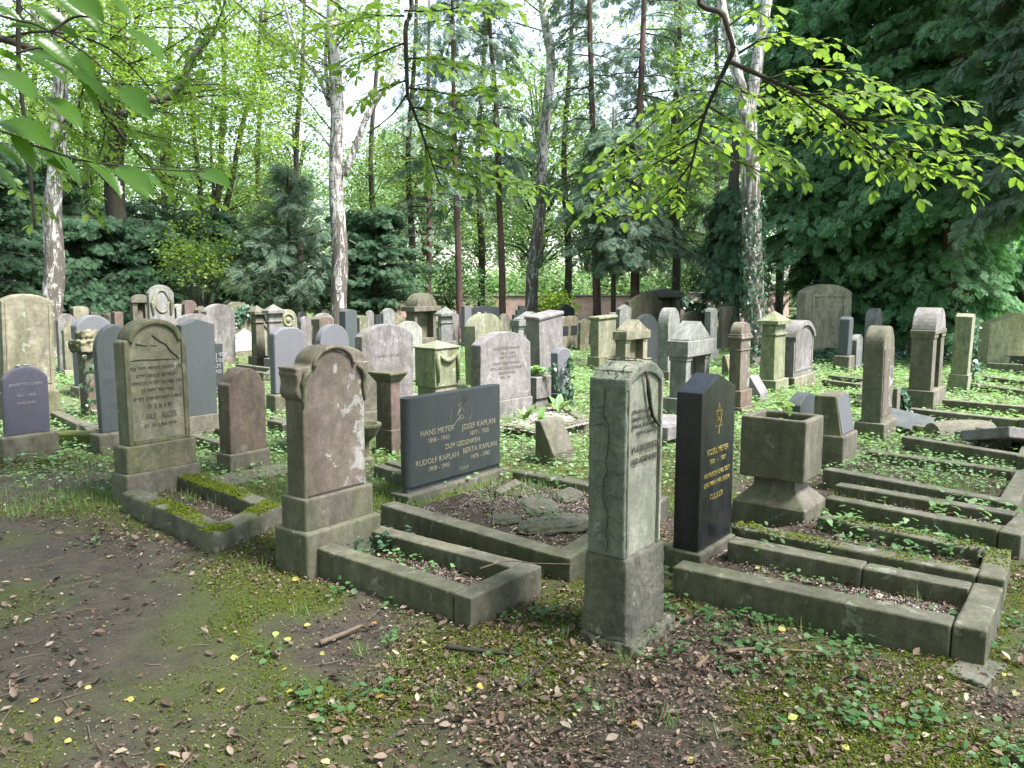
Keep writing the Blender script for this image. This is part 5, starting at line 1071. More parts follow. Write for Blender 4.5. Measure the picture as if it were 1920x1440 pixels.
# --- bushes
def bush(label, px, py, Yd, rx, ry, n, mat, size=.09, nper=50, T=T_leaf, name='bush', rad=.35, group=None):
    P = AT(px, py, Yd); r = empty(name, (P.x, P.y, 0), 0, label, 'bush', group); o = Vector((P.x, P.y, 0))
    C = blobs([(px, py, rx, ry, rx/F*Yd, n)], Yd); C = [c for c in C if c.z > .1]
    crown(r, o, C, nper, rad, size, mat, T, 'leaves', [Vector((P.x, P.y, .05)), Vector((P.x, P.y, .6))], .8, jit=.7, flat_=.6)
bush('bright yellow-green laurel bush in front of the brick wall', 1040, 572, 27, 44, 34, 34, 'bush', .11)
bush('dark glossy bush behind the small grey pillar', 840, 535, 27, 70, 60, 40, 'coverdk', .12)
bush('pale bush spilling over the wall left of the thin fir', 905, 575, 34, 45, 24, 20, 'far', .12)
bush('light feathery shrub over the ivy-hung wall', 1300, 500, 34, 100, 60, 60, 'far', .14, rad=.5)
bush('light green shrub in front of the left yews', 375, 480, 20.5, 80, 70, 46, 'decid', .09, rad=.4)
# --- far trees: three crowns shared by copies
def far_proto(seed):
    n = 150; k = rng.normal(size=(n, 3)); k = k/np.linalg.norm(k, axis=1, keepdims=True)*(rng.random((n, 1))**.4)*np.array([4.2, 4.2, 5.6])+np.array([0, 0, 7.4])
    k = k[k[:, 2] > 1.6]
    P, d, n_, s = clump_leaves(k, 75, .95, .21, .3, jit=.6)
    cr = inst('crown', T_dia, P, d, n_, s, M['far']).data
    b = MB(); limb(b, [Vector((0, 0, -.2)), Vector((.1, 0, 3)), Vector((0, .2, 6)), Vector((.2, 0, 12))], .26, .06)
    for c in k[::3]:
        z = max(1.5, c[2]*.6); b.tube([(0, 0, z), (c[0]*.4, c[1]*.4, z+(c[2]-z)*.7), tuple(c)], [.09, .05, .015], 5)
    tk = b.build('trunk', M['barkdk'], None, smooth=True).data
    for ob in list(col.objects):
        if ob.data in (cr, tk): bpy.data.objects.remove(ob)
    return cr, tk
protos = [far_proto(i) for i in range(3)]
FT = [(-260, 44), (-60, 50), (90, 40), (210, 56), (330, 44), (440, 52), (560, 46), (690, 58), (800, 48), (900, 60), (1010, 52), (1100, 62), (1190, 50), (1290, 44), (1390, 55), (1500, 46), (1650, 52), (1800, 44), (1980, 50), (40, 70), (520, 74), (760, 76), (980, 80), (1240, 78), (1330, 66)]
wd = ['pale', 'light green', 'sunlit', 'hazy', 'dense']
LM = ['left of the left birch', 'behind the left birch', 'behind the beech', 'behind the many-stemmed tree', 'behind the young conifer', 'behind the middle birch', 'behind the low bushy yew', 'behind the thin fir stems', 'behind the crooked birch', 'over the brick wall', 'behind the wall tomb', 'over the ivy-hung wall', 'behind the forked birch', 'behind the dark cypresses', 'behind the right edge']
LX = [-150, 100, 230, 400, 530, 630, 720, 880, 1005, 1100, 1190, 1290, 1410, 1600, 1850]
for i, (px, Yd) in enumerate(FT):
    P = AT(px, 600, Yd); cr, tk = protos[i % 3]; j = min(range(len(LX)), key=lambda q: abs(LX[q]-px))
    r = empty('broadleaf_tree', (P.x, P.y, 0), random.uniform(0, 6), 'pale distant woodland tree %s, %s' % (LM[j], 'in the farthest row' if Yd > 61 else 'in the middle row' if Yd > 49 else 'in the nearest row'), 'tree', 'woodland trees beyond the wall')
    sc = random.uniform(.9, 1.25); r.scale = (sc, sc, sc*random.uniform(.9, 1.1)*(1.15 if Yd > 60 else .95))
    for nm, me in (('crown', cr), ('trunk', tk)):
        c = bpy.data.objects.new(nm, me); col.objects.link(c); c.parent = r
nb_ = 900; a_ = rng.uniform(-1, 1, nb_); Cc = np.stack([a_*75, 84+rng.uniform(0, 14, nb_)-np.abs(a_)*12, rng.random(nb_)**1.3*15+.6], 1)
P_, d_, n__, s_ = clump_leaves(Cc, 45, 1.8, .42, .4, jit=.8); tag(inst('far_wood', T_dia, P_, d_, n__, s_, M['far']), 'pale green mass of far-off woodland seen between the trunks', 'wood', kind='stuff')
nb_ = 900; a_ = rng.uniform(R(105), R(290), nb_); r_ = rng.uniform(12, 19, nb_); Cc = np.stack([np.sin(a_)*r_, np.cos(a_)*r_, rng.random(nb_)**.9*15+.5], 1)
P_, d_, n__, s_ = clump_leaves(Cc, 36, 1.5, .34, .5, jit=.8); tag(inst('near_wood', T_dia, P_, d_, n__, s_, M['decid']), 'woodland edge behind the viewer', 'wood', kind='stuff')
for i, (px_, Yd_, rx_, top_) in enumerate(((620, 44, 70, 500), (700, 42, 60, 520), (770, 40, 60, 490), (840, 43, 55, 510), (910, 41, 60, 500), (980, 44, 60, 515), (1050, 40, 60, 495), (1120, 43, 60, 510), (1190, 41, 60, 500), (1260, 43, 60, 490), (1340, 41, 70, 500), (1420, 44, 70, 500))):
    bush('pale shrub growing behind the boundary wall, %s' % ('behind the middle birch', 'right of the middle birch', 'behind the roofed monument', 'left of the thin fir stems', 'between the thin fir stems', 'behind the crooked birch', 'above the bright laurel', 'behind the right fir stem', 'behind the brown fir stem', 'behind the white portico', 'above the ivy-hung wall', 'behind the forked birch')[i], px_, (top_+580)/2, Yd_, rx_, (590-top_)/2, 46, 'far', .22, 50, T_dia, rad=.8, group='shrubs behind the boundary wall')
# ------------------------------------------------------------------ overhanging hornbeam sprays close to the camera
def sprays(root, o, main, subs, leaf, tw=.28, step=.045, mat='hornbeam', T=T_rib, dens=1.0, thick=.022, wm='twig'):
    o = Vector(o); b = MB()
    for P, r0, r1 in main: limb(b, [Vector(q)-o for q in P], r0, r1, 7, 5, .1)
    b.build('branch', M[wm], root, smooth=True)
    b = MB(); Ps, ds, ns = [], [], []
    def leafrow(Q, s0):
        L = 0; nx_ = s0; sd_ = 1
        for i in range(len(Q)-1):
            a, c = Q[i], Q[i+1]; l = (c-a).length; d = (c-a).normalized(); sidev = d.cross(Vector((0, 0, 1))).normalized()
            while nx_ < L+l:
                p = a+d*(nx_-L); sd_ = -sd_; dd = d*.75+sidev*sd_*random.uniform(.6, 1)+Vector((0, 0, random.uniform(-.35, .1)))
                Ps.append(tuple(p)); ds.append(tuple(dd)); ns.append((random.gauss(0, .3), random.gauss(0, .3)-.15, 1)); nx_ += step*random.uniform(.7, 1.3)
            L += l
        Ps.append(tuple(Q[-1])); ds.append(tuple(d)); ns.append((random.gauss(0, .3), random.gauss(0, .3), 1))
    for P in subs:
        Q = smooth_path([Vector(q)-o for q in P], 6); n = len(Q); b.tube(Q, [.007-.0055*i/(n-1) for i in range(n)], 5)
        leafrow(Q, .05); tot = sum((Q[i+1]-Q[i]).length for i in range(n-1)); m = int(tot/.075*dens); sd_ = 1
        for k in range(m):
            f = (k+.5)/m; j = min(n-2, int(f*(n-1))); a = Q[j]; d = (Q[j+1]-Q[j]).normalized(); sidev = d.cross(Vector((0, 0, 1))).normalized(); sd_ = -sd_
            l = tw*random.uniform(.5, 1.15)*(1-.45*f); dr = (d*.8+sidev*sd_*random.uniform(.5, 1.1)+Vector((0, 0, random.uniform(-.3, .25)))).normalized()
            q = [a, a+dr*l*.5+Vector((0, 0, .01)), a+dr*l+Vector((0, 0, -.06*l/.3))]; b.tube(q, [.003, .002, .001], 4); leafrow(smooth_path(q, 3), .03)
    b.build('twigs', M[wm], root, smooth=True)
    N = len(Ps); inst('leaves', T, np.array(Ps), np.array(ds), np.array(ns), leaf*rng.uniform(.45, 1.2, N), M[mat], root)
def hornbeam(label, base, mains, subs, leaf, crownC=None, **kw):
    r = empty('hornbeam_tree', base, 0, label, 'tree', None); o = Vector(base)
    sprays(r, o, mains, subs, leaf*.86, step=.036, dens=1.25, **kw)
    if crownC is not None:
        crown(r, o, crownC, 34, .75, .15, 'hornbeam', T_dia, 'crown')
        b = MB(); top = Vector((crownC[0][0], crownC[0][1], 5.5))
        b.tube([Vector((0, 0, -.2)), Vector((0, 0, .3)), Vector((.1, .05, 2)), Vector((0, .1, 4.5)), Vector((.1, 0, 7.5))], [.3, .22, .19, .16, .08], 12, .1); b.build('trunk', M['bark'], r, smooth=True)
    return r
def PP(l, Y0, Y1=None):
    Y1 = Y1 or Y0; n = len(l); return [AT(p_[0], p_[1], Y0+(Y1-Y0)*i/(n-1)) for i, p_ in enumerate(l)]
def canopy(n, x0, x1, y0, y1, z0, z1):
    return [Vector((random.uniform(x0, x1), random.uniform(y0, y1), random.uniform(z0, z1))) for _ in range(n)]
base = Vector((3.4, -1.6, 0))
mB = [([base+Vector((0, 0, 3.4)), Vector((2.6, .6, 4.3)), Vector((1.7, 2.6, 3.9)), AT(1335, -60, 4.2), AT(1358, 30, 4.2), AT(1376, 92, 4.2)], .023, .012),
      (PP([(1376, 92), (1350, 150), (1325, 205), (1308, 260), (1296, 315), (1288, 350)], 4.2, 4.6), .014, .003), (PP([(1370, 116), (1440, 148), (1510, 178), (1590, 222), (1662, 262)], 4.2, 3.9), .013, .004)]
sB = [PP([(1345, 170), (1270, 190), (1190, 262), (1120, 310)], 4.3, 4.8), PP([(1325, 210), (1250, 270), (1180, 300), (1115, 345)], 4.4, 5), PP([(1310, 260), (1240, 300), (1170, 350), (1110, 400)], 4.5, 5.2), PP([(1300, 300), (1270, 340), (1230, 380), (1170, 400)], 4.5, 5),
      PP([(1385, 100), (1440, 70), (1500, 75), (1560, 85)], 4.2, 4.1), PP([(1365, 50), (1410, 20), (1450, 40)], 4.2), PP([(1350, 150), (1400, 175), (1450, 190), (1490, 205)], 4.2, 4.0), PP([(1330, 200), (1390, 240), (1440, 280), (1500, 318)], 4.3, 4.1), PP([(1310, 260), (1360, 290), (1410, 315), (1450, 330)], 4.4, 4.2), PP([(1320, 230), (1370, 250), (1420, 270), (1465, 290)], 4.6),
      PP([(1440, 148), (1520, 130), (1600, 140), (1660, 160)], 4.1, 3.9), PP([(1510, 178), (1600, 175), (1700, 180), (1810, 190)], 4.0, 3.6), PP([(1590, 222), (1680, 230), (1780, 240), (1870, 258)], 3.9, 3.6), PP([(1640, 250), (1700, 280), (1780, 290), (1880, 295)], 3.9, 3.7), PP([(1662, 262), (1700, 300), (1760, 320), (1815, 345)], 3.9, 3.8), PP([(1560, 205), (1620, 260), (1670, 300), (1740, 320)], 4, 4), PP([(1480, 165), (1530, 210), (1580, 250), (1640, 262)], 4.1, 4.3), PP([(1600, 228), (1590, 260), (1640, 300), (1650, 320)], 4.0), PP([(1430, 145), (1480, 180), (1540, 190), (1600, 200)], 4.3, 4.4)]
hornbeam('overhanging hornbeam whose bright leafy branch hangs in from the top right', base, mB, sB, .077, canopy(400, -1, 9.5, -6, 6.5, 5.2, 8.5))
base = Vector((-3.6, -1.8, 0))
mA = [([base+Vector((0, 0, 3.6)), Vector((-2.6, 1.2, 4.8)), Vector((-1.3, 3.6, 4.5)), AT(752, -60, 5.4), AT(760, 60, 5.4), AT(764, 180, 5.4)], .03, .012), (PP([(764, 180), (782, 225), (800, 275), (818, 330)], 5.4, 5.6), .012, .004), (PP([(764, 175), (735, 215), (690, 250)], 5.4, 5.8), .008, .003)]
sA = [PP([(758, 30), (700, 30), (640, 45), (590, 55)], 5.4, 5.6), PP([(760, 80), (710, 100), (670, 120), (620, 140)], 5.4, 5.6), PP([(762, 110), (820, 110), (890, 125), (975, 150)], 5.4, 5.4), PP([(763, 150), (710, 170), (680, 190)], 5.4), PP([(758, 20), (820, 20), (890, 10), (960, 10)], 5.4, 5.2),
      PP([(770, 200), (840, 215), (900, 235), (960, 250)], 5.4, 5.3), PP([(785, 230), (850, 260), (910, 270)], 5.5), PP([(800, 275), (860, 290), (930, 310)], 5.5), PP([(815, 310), (880, 330), (960, 340), (1035, 355)], 5.5, 5.3), PP([(818, 330), (830, 350), (850, 345)], 5.6), PP([(765, 165), (810, 170), (870, 180), (930, 165)], 5.4), PP([(790, 240), (800, 290), (800, 330)], 5.6)]
hornbeam('overhanging hornbeam with leafy sprays drooping in at the top centre', base, mA, sA, .09, canopy(330, -8, 2, -6, 6, 5.4, 8.8))
base = Vector((-7.5, 3.5, 0))
mC = [([base+Vector((0, 0, 2.6)), AT(-260, 60, 6), AT(-60, 60, 6), AT(80, 100, 6), AT(160, 150, 6.2), AT(200, 220, 6.4), AT(270, 300, 6.6)], .04, .008), (PP([(36, -40), (35, 120), (50, 260), (66, 430)], 4.5), .014, .008), (PP([(-60, 100), (60, 60), (170, 75), (240, 120), (300, 190)], 6), .012, .004)]
sC = [PP([(80, 100), (150, 60), (230, 70), (300, 90)], 6), PP([(110, 120), (180, 150), (260, 160), (330, 150)], 6.1), PP([(160, 150), (220, 190), (300, 210), (380, 215)], 6.2), PP([(180, 190), (240, 240), (310, 260), (400, 280)], 6.3), PP([(200, 220), (190, 280), (170, 330), (180, 390)], 6.3), PP([(230, 260), (290, 300), (350, 320), (410, 310)], 6.4), PP([(270, 300), (320, 350), (380, 370)], 6.5), PP([(60, 60), (40, 20), (100, -10)], 6), PP([(-40, 60), (0, 130), (60, 180), (110, 230)], 6), PP([(-40, 120), (20, 200), (70, 250), (90, 300)], 6), PP([(240, 120), (300, 100), (370, 60), (440, 50)], 6), PP([(200, 80), (260, 30), (330, 10), (420, -5)], 6), PP([(-60, 250), (0, 330), (60, 370), (70, 400)], 6.2), PP([(160, 150), (140, 220), (110, 280), (120, 340)], 6.2), PP([(400, -30), (460, 20), (500, 60), (540, 90)], 6), PP([(540, -40), (620, 0), (660, 30), (700, 60)], 6), PP([(250, 220), (340, 190), (420, 180), (500, 200)], 6.5), PP([(430, -20), (400, 60), (360, 120), (340, 180)], 6.2)]
hornbeam('overhanging hornbeam filling the top left with small bright leaves', base, mC, sC, .08, canopy(60, -11, -4.5, 0, 8, 5.4, 8))
# big out-of-reach leaves right before the lens at the top left
def bigleaves():
    Yd = 1.75; base = AT(-420, 330, Yd); base = Vector((base.x, base.y, 0)); r = empty('horse_chestnut_sapling', base, 0, 'large toothed leaves on a twig hanging very close at the top left', 'sapling')
    b = MB()
    b.tube([(0, 0, -.1), (0, 0, 1.2), (.02, 0, 2.3)], [.02, .017, .01], 8); b.build('trunk', M['twig'], r, smooth=True); b = MB()
    for l in ([(-420, 200), (-80, 40), (40, 40), (95, 60), (160, 100), (215, 150), (240, 190)], [(-420, 300), (-60, 240), (60, 272), (150, 300), (240, 312), (330, 320), (385, 322)], [(95, 60), (150, 30), (220, 52)], [(30, 100), (80, 90), (110, 118)]):
        limb(b, [q-base for q in PP(l, Yd, Yd+.05)], .0035, .0012, 5, 4, 0)
    b.build('twigs', M['twig'], r, smooth=True)
    lv = [((95, -10), (192, 48)), ((48, 5), (148, 60)), ((10, 52), (80, 42)), ((218, 50), (305, 88)), ((28, 98), (132, 140)), ((58, 66), (142, 118)), ((105, 118), (216, 178)), ((228, 162), (272, 202)), ((0, 226), (82, 250)), ((20, 248), (66, 306)), ((70, 275), (120, 312)), ((88, 278), (162, 340)), ((196, 312), (284, 366)), ((222, 310), (280, 352)), ((300, 320), (354, 326)), ((374, 322), (422, 334)), ((138, 296), (208, 312)), ((-40, 90), (42, 108)), ((-30, 170), (26, 192)), ((-40, 262), (50, 300)), ((120, -30), (180, 20)), ((-20, 10), (40, 30)), ((60, 90), (118, 102)), ((140, 100), (170, 130)), ((160, 300), (232, 352)), ((250, 318), (318, 352)), ((-10, 130), (58, 160)), ((86, 180), (150, 222)), ((-30, 300), (40, 352)), ((180, -20), (252, 26)), ((150, 150), (190, 205))]
    Ps, ds, ns, ss = [], [], [], []
    for a, c in lv:
        y0 = Yd+random.uniform(-.12, .12); A = AT(*a, y0); C = AT(*c, y0+random.uniform(-.08, .08)); Ps.append(tuple(A-base)); ds.append(tuple(C-A)); ss.append((C-A).length)
        ns.append((random.gauss(0, .35), -.45+random.gauss(0, .4), 1))
    inst('leaves', T_big, np.array(Ps), np.array(ds), np.array(ns), np.array(ss), M['bigleaf'], r)
bigleaves()
# ------------------------------------------------------------------ ivy
def ivy(label, pts, size=.06, mat='ivy', jit=.03, outn=None, name='ivy_plant'):
    pts = np.array([tuple(p_) for p_ in pts]); o = Vector(pts[0]); r = empty(name, o, 0, label, 'ivy'); n = len(pts)
    nn = np.tile(np.array(outn if outn is not None else (.5, -.8, .3)), (n, 1)) if outn is None or np.ndim(outn) == 1 else np.array(outn)
    inst('leaves', T_ivy, pts-np.array(o)+rng.normal(size=(n, 3))*jit, rng.normal(size=(n, 3))*.5+(0, 0, -1), nn+rng.normal(size=(n, 3))*.35, size*rng.uniform(.6, 1.3, n), M[mat], r)
    b = MB(); q = sorted(pts[:: max(1, n//12)], key=lambda v: v[2]); b.tube([Vector(v)-o for v in q[:8]], [.006]*min(8, len(q)), 4); b.build('stem', M['twig'], r)
def ivy_trunk(label, Ppx, Yd, r0, z0, z1, n, a0=0, a1=6.28):
    u_ = rng.random(n)**1.3; z = z0+(z1-z0)*u_; a = rng.uniform(a0, a1, n); F_ = fill(path3(Ppx, Yd), 8)
    P, N_ = [], []
    for zi, ai in zip(z, a):
        c = min(F_, key=lambda q_: abs(q_.z-zi)); rr = r0+.03; P.append((c.x+math.cos(ai)*rr, c.y+math.sin(ai)*rr, zi)); N_.append((math.cos(ai), math.sin(ai), .2))
    ivy(label, P, .07, outn=np.array(N_))
ivy_trunk('ivy creeping up the foot of the forked birch', [(1417, 690), (1412, 500), (1406, 300)], 15.5, .2, .0, 3.2, 900, 2.8, 7.2)
O_, W_, D_, H_, ze_ = IG
P = []
for i in range(260):
    t_ = random.random(); s_ = random.uniform(-1, .25); x = s_*W_/2; z = (H_+.03)-(H_-ze_)*abs(s_)-random.random()**2*.25
    if s_ < -.5: z -= random.random()*.5
    P.append(O_+U*x-B*(D_/2+.05)+Vector((0, 0, max(.02, z))))
ivy('ivy draped over the peak and left slope of the gabled stone', P, .085, outn=(B*-1+Vector((0, 0, .4)))[:])
def ivy_face(label, px, py0, py1, Yd, n, spread=6, size=.06):
    P = [AT(px[0]+(px[1]-px[0])*t+random.gauss(0, spread), py0+(py1-py0)*t+random.gauss(0, 2), Yd-.03) for t in rng.random(n)]; P = [p_ for p_ in P if p_.z > 0]
    ivy(label, P, size, outn=(.5, -.8, .3))
q = G(1047, 760)
ivy_face('ivy strand on the left of the low dark stone', (1036, 1062), 690, 758, q.y-.08, 60, 2, .05)
ivy_face('ivy strand on the right of the low dark stone', (1070, 1064), 672, 762, q.y+.02, 110, 3, .05)
ivy_face('ivy column smothering the stele right of the tapering one', (1815, 1822), 588, 728, 12.8, 420, 5, .07)
ivy_face('ivy threading down the rustic column', (163, 166), 668, 780, G(166, 782).y-.06, 40, 3, .05)
ivy_face('ivy round the rosette stone', (520, 526), 584, 625, 15.6, 90, 3, .07)
ivy_face('ivy over the top of the pale double-arched stone', (905, 938), 588, 625, 12.3, 70, 3, .05)
ivy_face('ivy mat hanging on the boundary wall right of the portico', (1262, 1350), 560, 590, 31.8, 700, 14, .16)
ivy_face('dark ivy clump between the tall brown stele and the vault-roofed stone', (1688, 1700), 735, 778, 9.3, 130, 6, .075)
def groundivy():
    n = 9000; x_, y_ = [], []
    for i in range(n):
        g_ = G(random.uniform(1500, 1960), random.uniform(636, 678)); x_.append(g_.x); y_.append(g_.y)
    x_, y_ = np.array(x_), np.array(y_); k = fbm(x_, y_, .8, 3) > .36; x_, y_ = x_[k], y_[k]; n = len(x_)
    o = inst('ground_ivy', T_ivy, np.stack([x_, y_, hz(x_, y_)+rng.random(n)*.14], 1), rng.normal(size=(n, 3))*(1, 1, .2), rng.normal(size=(n, 3))*.35+(0, -.2, 1), rng.uniform(.07, .12, n), M['ivy'])
    tag(o, 'dark ivy carpet under the cypresses at the right', 'ivy', kind='stuff')
groundivy()
# ------------------------------------------------------------------ ground cover, grass, litter
def polar(n, y0, y1, w_=.70):
    y_ = y0*(y1/y0)**rng.random(n); x_ = rng.uniform(-w_, w_, n)*(y_+.4); return x_, y_
def beds_mask(x_, y_):
    m = np.zeros(len(x_), bool)
    for q_, _ in BEDS: m |= inquad(x_, y_, q_)
    return m
# carpet of pale ground elder further back
x_, y_ = polar(150000, 6.0, 30); dens = np.clip((y_-6.0)/2.5, 0, 1)*np.clip((fbm(x_, y_, .55, 21)-.25)*5, .12, .85); shade = (x_ < -4) & (y_ > 15); dens = np.where(shade, dens*.35, dens); dens = np.where((y_ > 22), dens*.4, dens)
k = rng.random(len(x_)) < dens; x_, y_ = x_[k], y_[k]; n = len(x_)
tag(inst('ground_elder', T_dia, np.stack([x_, y_, gz(x_, y_)+rng.random(n)**1.5*.09+.004], 1), rng.normal(size=(n, 3))*(1, 1, .15), rng.normal(size=(n, 3))*.28+(0, 0, 1), rng.uniform(.6, 1.3, n)*(.024+.0034*y_), M['cover']), 'pale green leafy carpet of ground elder between the graves', 'ground cover', kind='stuff')
# clustered little plants nearby
def clusters(nc, y0, y1, nper, spread, wfun):
    x_, y_ = polar(nc, y0, y1); k_ = rng.random(nc) < wfun(x_, y_); x_, y_ = x_[k_], y_[k_]; m = len(x_)
    X_ = np.repeat(x_, nper)+rng.normal(size=m*nper)*spread; Y_ = np.repeat(y_, nper)+rng.normal(size=m*nper)*spread; return X_, Y_
def w1(x_, y_):
    p_ = pathmask(x_, y_); base_ = np.clip((fbm(x_, y_, 1.6, 31)-.42)*6, 0, 1); right = np.clip((x_-.3)*1.2, .35, 1); return (1-p_)*base_*right
X_, Y_ = clusters(950, 2.3, 7.5, 12, .045, w1); n = len(X_)
tag(inst('strawberry_plants', T_wide, np.stack([X_, Y_, gz(X_, Y_)+rng.random(n)*.05+.006], 1), rng.normal(size=(n, 3))*(1, 1, .2)+(0, 0, .1), rng.normal(size=(n, 3))*.32+(0, 0, 1), rng.uniform(.018, .042, n), M['coverdk']), 'small dark green leafy plants scattered over the near ground', 'ground cover', kind='stuff')
def bedplants(x0, x1, y0, y1, n, T, mat, s0, s1, nm, lb, h=.07):
    P = [G(random.uniform(x0, x1), random.uniform(y0, y1), .05) for _ in range(n//9)]; X = np.repeat([p_.x for p_ in P], 9)+rng.normal(size=len(P)*9)*.05; Yq = np.repeat([p_.y for p_ in P], 9)+rng.normal(size=len(P)*9)*.05; n = len(X)
    tag(inst(nm, T, np.stack([X, Yq, gz(X, Yq)+rng.random(n)*h+.01], 1), rng.normal(size=(n, 3))*(1, 1, .2)+(0, 0, .1), rng.normal(size=(n, 3))*.35+(0, 0, 1), rng.uniform(s0, s1, n), M[mat]), lb, 'ground cover', kind='stuff')
bedplants(650, 745, 1005, 1045, 170, T_wide, 'ivy', .03, .05, 'periwinkle_plants', 'blue-green leaves filling the near end of the red stone grave', .09)
bedplants(720, 860, 1030, 1085, 150, T_wide, 'cover', .02, .035, 'clover_plants', 'light green leaves inside the red stone grave', .05)
bedplants(1420, 1860, 1000, 1065, 420, T_wide, 'coverdk', .025, .045, 'herb_plants', 'leafy herbs in the planter grave bed', .09)
bedplants(1600, 1880, 862, 925, 700, T_wide, 'cover', .02, .04, 'weed_plants', 'bright weeds filling the grassy grave at the right', .1)
bedplants(1450, 1700, 1050, 1115, 190, T_wide, 'cover', .018, .03, 'sedum_plants', 'low grey-green plants in the pebbled bed before the black star stone', .04)
bedplants(1560, 1900, 955, 1030, 200, T_ivy, 'cover', .04, .06, 'creeper_plants', 'creeping leaves between the kerbs at the right', .12)
# broad-leaved plants in the pebbled grave
def dock(label, px, py, n, L, sp=.05, z=.07):
    P = G(px, py, z); r = empty('broadleaf_plant', P, 0, label, 'plant'); a = rng.uniform(0, 6.28, n)
    inst('leaves', T_long, np.stack([np.cos(a)*sp*.3, np.sin(a)*sp*.3, np.zeros(n)], 1), np.stack([np.cos(a)*.6, np.sin(a)*.6, rng.uniform(.8, 2, n)], 1), np.stack([-np.cos(a), -np.sin(a), np.full(n, .8)], 1), L*rng.uniform(.45, 1.1, n), M['cover'], r)
dock('leafy rosette behind the right end of the black family stone', 900, 752, 14, .28)
dock('upright broad-leaved plant at the left of the pebbled grave', 985, 788, 12, .22)
dock('broad-leaved plant in the middle of the pebbled grave', 1012, 796, 9, .2)
dock('tall-leaved plant beside the low dark stone', 1048, 772, 10, .26)
dock('single leafy plant at the right of the pebbled grave', 1075, 775, 7, .2)
# grass
def tufts(nc, y0, y1, nper, h0, h1, wfun, nm, lb, spread=.02, wide=1):
    X_, Y_ = clusters(nc, y0, y1, nper, spread, wfun); n = len(X_); a = rng.uniform(0, 6.28, n); le = rng.uniform(.25, 1.1, n)
    tag(inst(nm, T_blade, np.stack([X_, Y_, gz(X_, Y_)], 1), np.stack([np.cos(a)*le, np.sin(a)*le, np.ones(n)], 1), np.stack([-np.cos(a), -np.sin(a), np.full(n, .3)], 1), rng.uniform(h0, h1, n), M['grass']), lb, 'grass', kind='stuff')
tufts(260, 2.3, 7, 18, .04, .10, lambda x_, y_: (1-pathmask(x_, y_)*.93)*np.clip((fbm(x_, y_, 1.3, 41)-.45)*5, 0, 1), 'grass_tufts', 'small grass tufts on the near ground', .025)
tufts(5200, 5.5, 18, 12, .04, .09, lambda x_, y_: np.clip((fbm(x_, y_, .7, 51)-.4)*6, 0, 1), 'grass', 'short grass between the middle rows of graves', .08)
# moss: dense tiny tips over low swellings
def moss():
    X_, Y_ = polar(260000, 2.1, 8); v_ = mossf(X_, Y_); k_ = (rng.random(len(X_)) < np.clip((v_-.52)*14, 0, 1)*(1-.85*pathmask(X_, Y_))) & ~beds_mask(X_, Y_); X_, Y_, v_ = X_[k_], Y_[k_], v_[k_]; n = len(X_)
    o_ = inst('moss', T_moss, np.stack([X_, Y_, hz(X_, Y_)+rng.random(n)*np.clip((v_-.5)*.2, .002, .02)], 1), rng.normal(size=(n, 3))*(1, 1, .3), rng.normal(size=(n, 3))*.5+(0, 0, 1), rng.uniform(.004, .012, n), M['mossleaf']); tag(o_, 'olive-green moss cushions on the near ground', 'moss', kind='stuff')
moss()
# fallen leaves
def litter(n, y0, y1, s0, s1, mat, nm, lb, wpath=.2, T=T_curl, thr=.36, lift=.008):
    X_, Y_ = polar(n, y0, y1); d_ = np.clip((fbm(X_, Y_, 1.1, 61)-thr)*5, .12, 1); d_ = np.where(beds_mask(X_, Y_), .9, d_); d_ = d_*(1-pathmask(X_, Y_)*(1-wpath)); k_ = rng.random(n) < d_; X_, Y_ = X_[k_], Y_[k_]; m = len(X_)
    tag(inst(nm, T, np.stack([X_, Y_, gz(X_, Y_)+lift+rng.random(m)*.012], 1), rng.normal(size=(m, 3))*(1, 1, .22), rng.normal(size=(m, 3))*.42+(0, 0, 1), rng.uniform(s0, s1, m), M[mat]), lb, 'fallen leaves', kind='stuff')
litter(70000, 2.1, 9, .008, .028, 'litter', 'fallen_leaves', 'curled brown fallen leaves over the near ground', .14, T_curl, .40)
litter(3800, 2.1, 9, .03, .055, 'litter', 'large_fallen_leaves', 'larger curled leaves lying on the litter', .5, T_curl, .36, .012)
litter(80000, 2.1, 9, .004, .012, 'litter', 'leaf_crumbs', 'tiny brown crumbs of leaf and seed on the ground', .5, T_dia, .3, .003)
litter(200, 2.1, 8, .02, .045, 'litter2', 'yellow_leaves', 'scattered yellow and green fallen leaves', .8, T_wide, .1)
litter(14000, 9, 26, .03, .07, 'litter', 'distant_fallen_leaves', 'brown leaves among the further graves', 1, T_dia, .5)
def gravel(bed, n, s0, s1, lb):
    q_, bz = BEDS[bed]; A, B_, C, D_ = q_; s_, t_ = rng.random(n), rng.random(n)
    P = np.array(A)*((1-s_)*(1-t_))[:, None]+np.array(B_)*(s_*(1-t_))[:, None]+np.array(C)*(s_*t_)[:, None]+np.array(D_)*((1-s_)*t_)[:, None]
    k_ = fbm(P[:, 0], P[:, 1], 3, 71) > .40; P = P[k_]; n = len(P)
    tag(inst('gravel', T_stone, np.stack([P[:, 0], P[:, 1], gz(P[:, 0], P[:, 1])+.004], 1), rng.normal(size=(n, 3)), rng.normal(size=(n, 3)), rng.uniform(s0, s1, n), M['gravel']), lb, 'gravel', kind='stuff')
gravel(2, 9000, .006, .016, 'pale pebbles in the grave bed before the black star stone')
gravel(0, 1800, .005, .013, 'sparse pebbles in the red stone grave bed')
bedplants(920, 1060, 905, 1010, 120, T_leaf, 'coverdk', .03, .05, 'bramble_leaves', 'sparse weeds growing through the rubble of the ragged grave', .1)
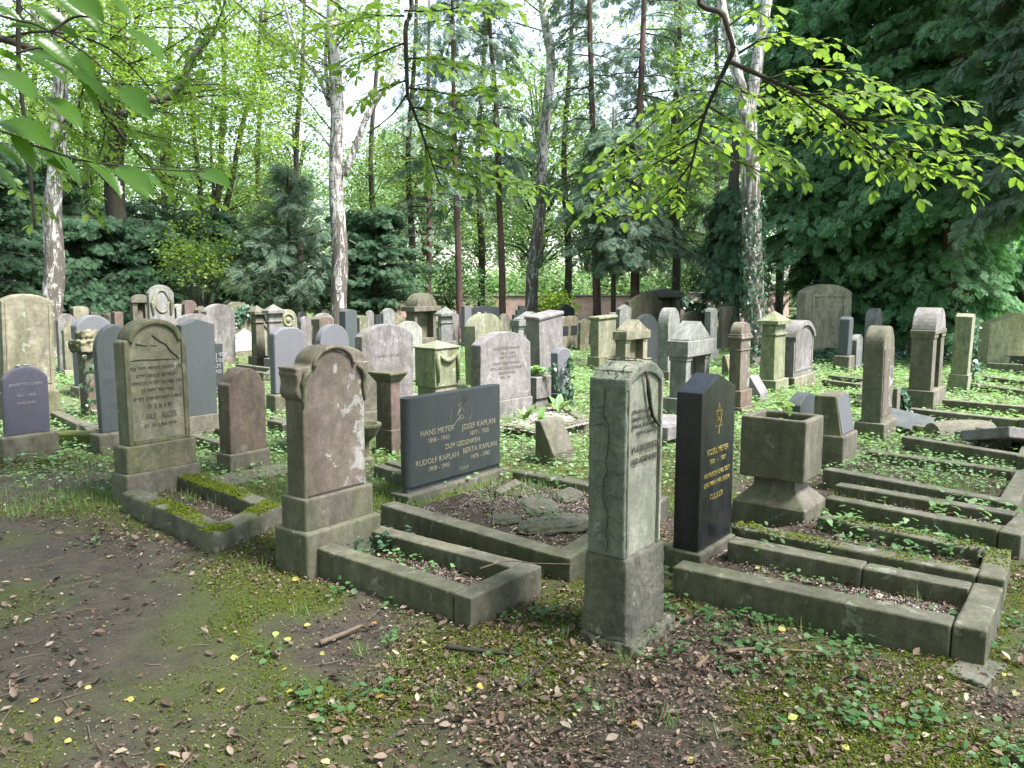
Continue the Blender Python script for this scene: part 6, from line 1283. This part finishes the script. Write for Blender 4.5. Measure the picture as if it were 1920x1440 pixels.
gravel(1, 3500, .006, .015, 'pebbles and rubble in the black family stone grave bed')
gravel(8, 5000, .012, .028, 'light pebbles in the grave bed before the three-name stone')
gravel(4, 2500, .008, .018, 'pebbles in the leaf-filled grave bed')
# sticks
def stick(label, px, r0, mat='twig', z=.015):
    P = [G(x, y, z) for x, y in px]; o = P[0].copy(); b = MB(); limb(b, [q_-o for q_ in P], r0, r0*.4, 7, 4, .3); s = b.build('fallen_stick', M[mat], None, smooth=True); s.location = o; tag(s, label, 'stick')
stick('thick dark fallen stick on the moss left of the pale stele', [(838, 1212), (880, 1218), (920, 1222), (972, 1229)], .013)
stick('long grey fallen branch in front of the long kerb', [(1360, 1222), (1420, 1216), (1500, 1220), (1575, 1224)], .009, 'deadwood')
stick('short pale broken stick right of the pale stele', [(1305, 1252), (1322, 1235), (1342, 1218)], .012, 'deadwood')
stick('mossy stick lying left of the pale stele', [(975, 1288), (1000, 1262), (1040, 1232)], .011)
stick('thin twig across the end of the red stone kerb', [(900, 1066), (950, 1052), (1000, 1056), (1080, 1058)], .004, 'deadwood', .19)
stick('twig leaning in the rubble grave', [(925, 985), (930, 950), (960, 915)], .004, 'deadwood', .12)
stick('reddish bark strips in the corner of the long kerb', [(1785, 1165), (1810, 1150), (1836, 1128)], .01, 'deadwood', .09)
stick('curved bark piece on the litter below the red stone kerb', [(600, 1205), (640, 1190), (680, 1172)], .014, 'deadwood', .015)
def twigs(n):
    b = MB(); x_, y_ = polar(n, 2.2, 7); z_ = gz(x_, y_)
    for x, y, z in zip(x_, y_, z_):
        a = random.uniform(0, 6.28); L = random.uniform(.04, .18); p_ = Vector((x, y, z+.008)); d = Vector((math.cos(a), math.sin(a), .05))*L
        b.tube([p_, p_+d*.5+Vector((random.gauss(0, .01), random.gauss(0, .01), .004)), p_+d], [.0022, .002, .001], 4)
    tag(b.build('twig_litter', M['deadwood']), 'thin broken twigs among the fallen leaves', 'twigs', kind='stuff')
twigs(350)
# dead drooping twigs: bare branches on the birch and conifers
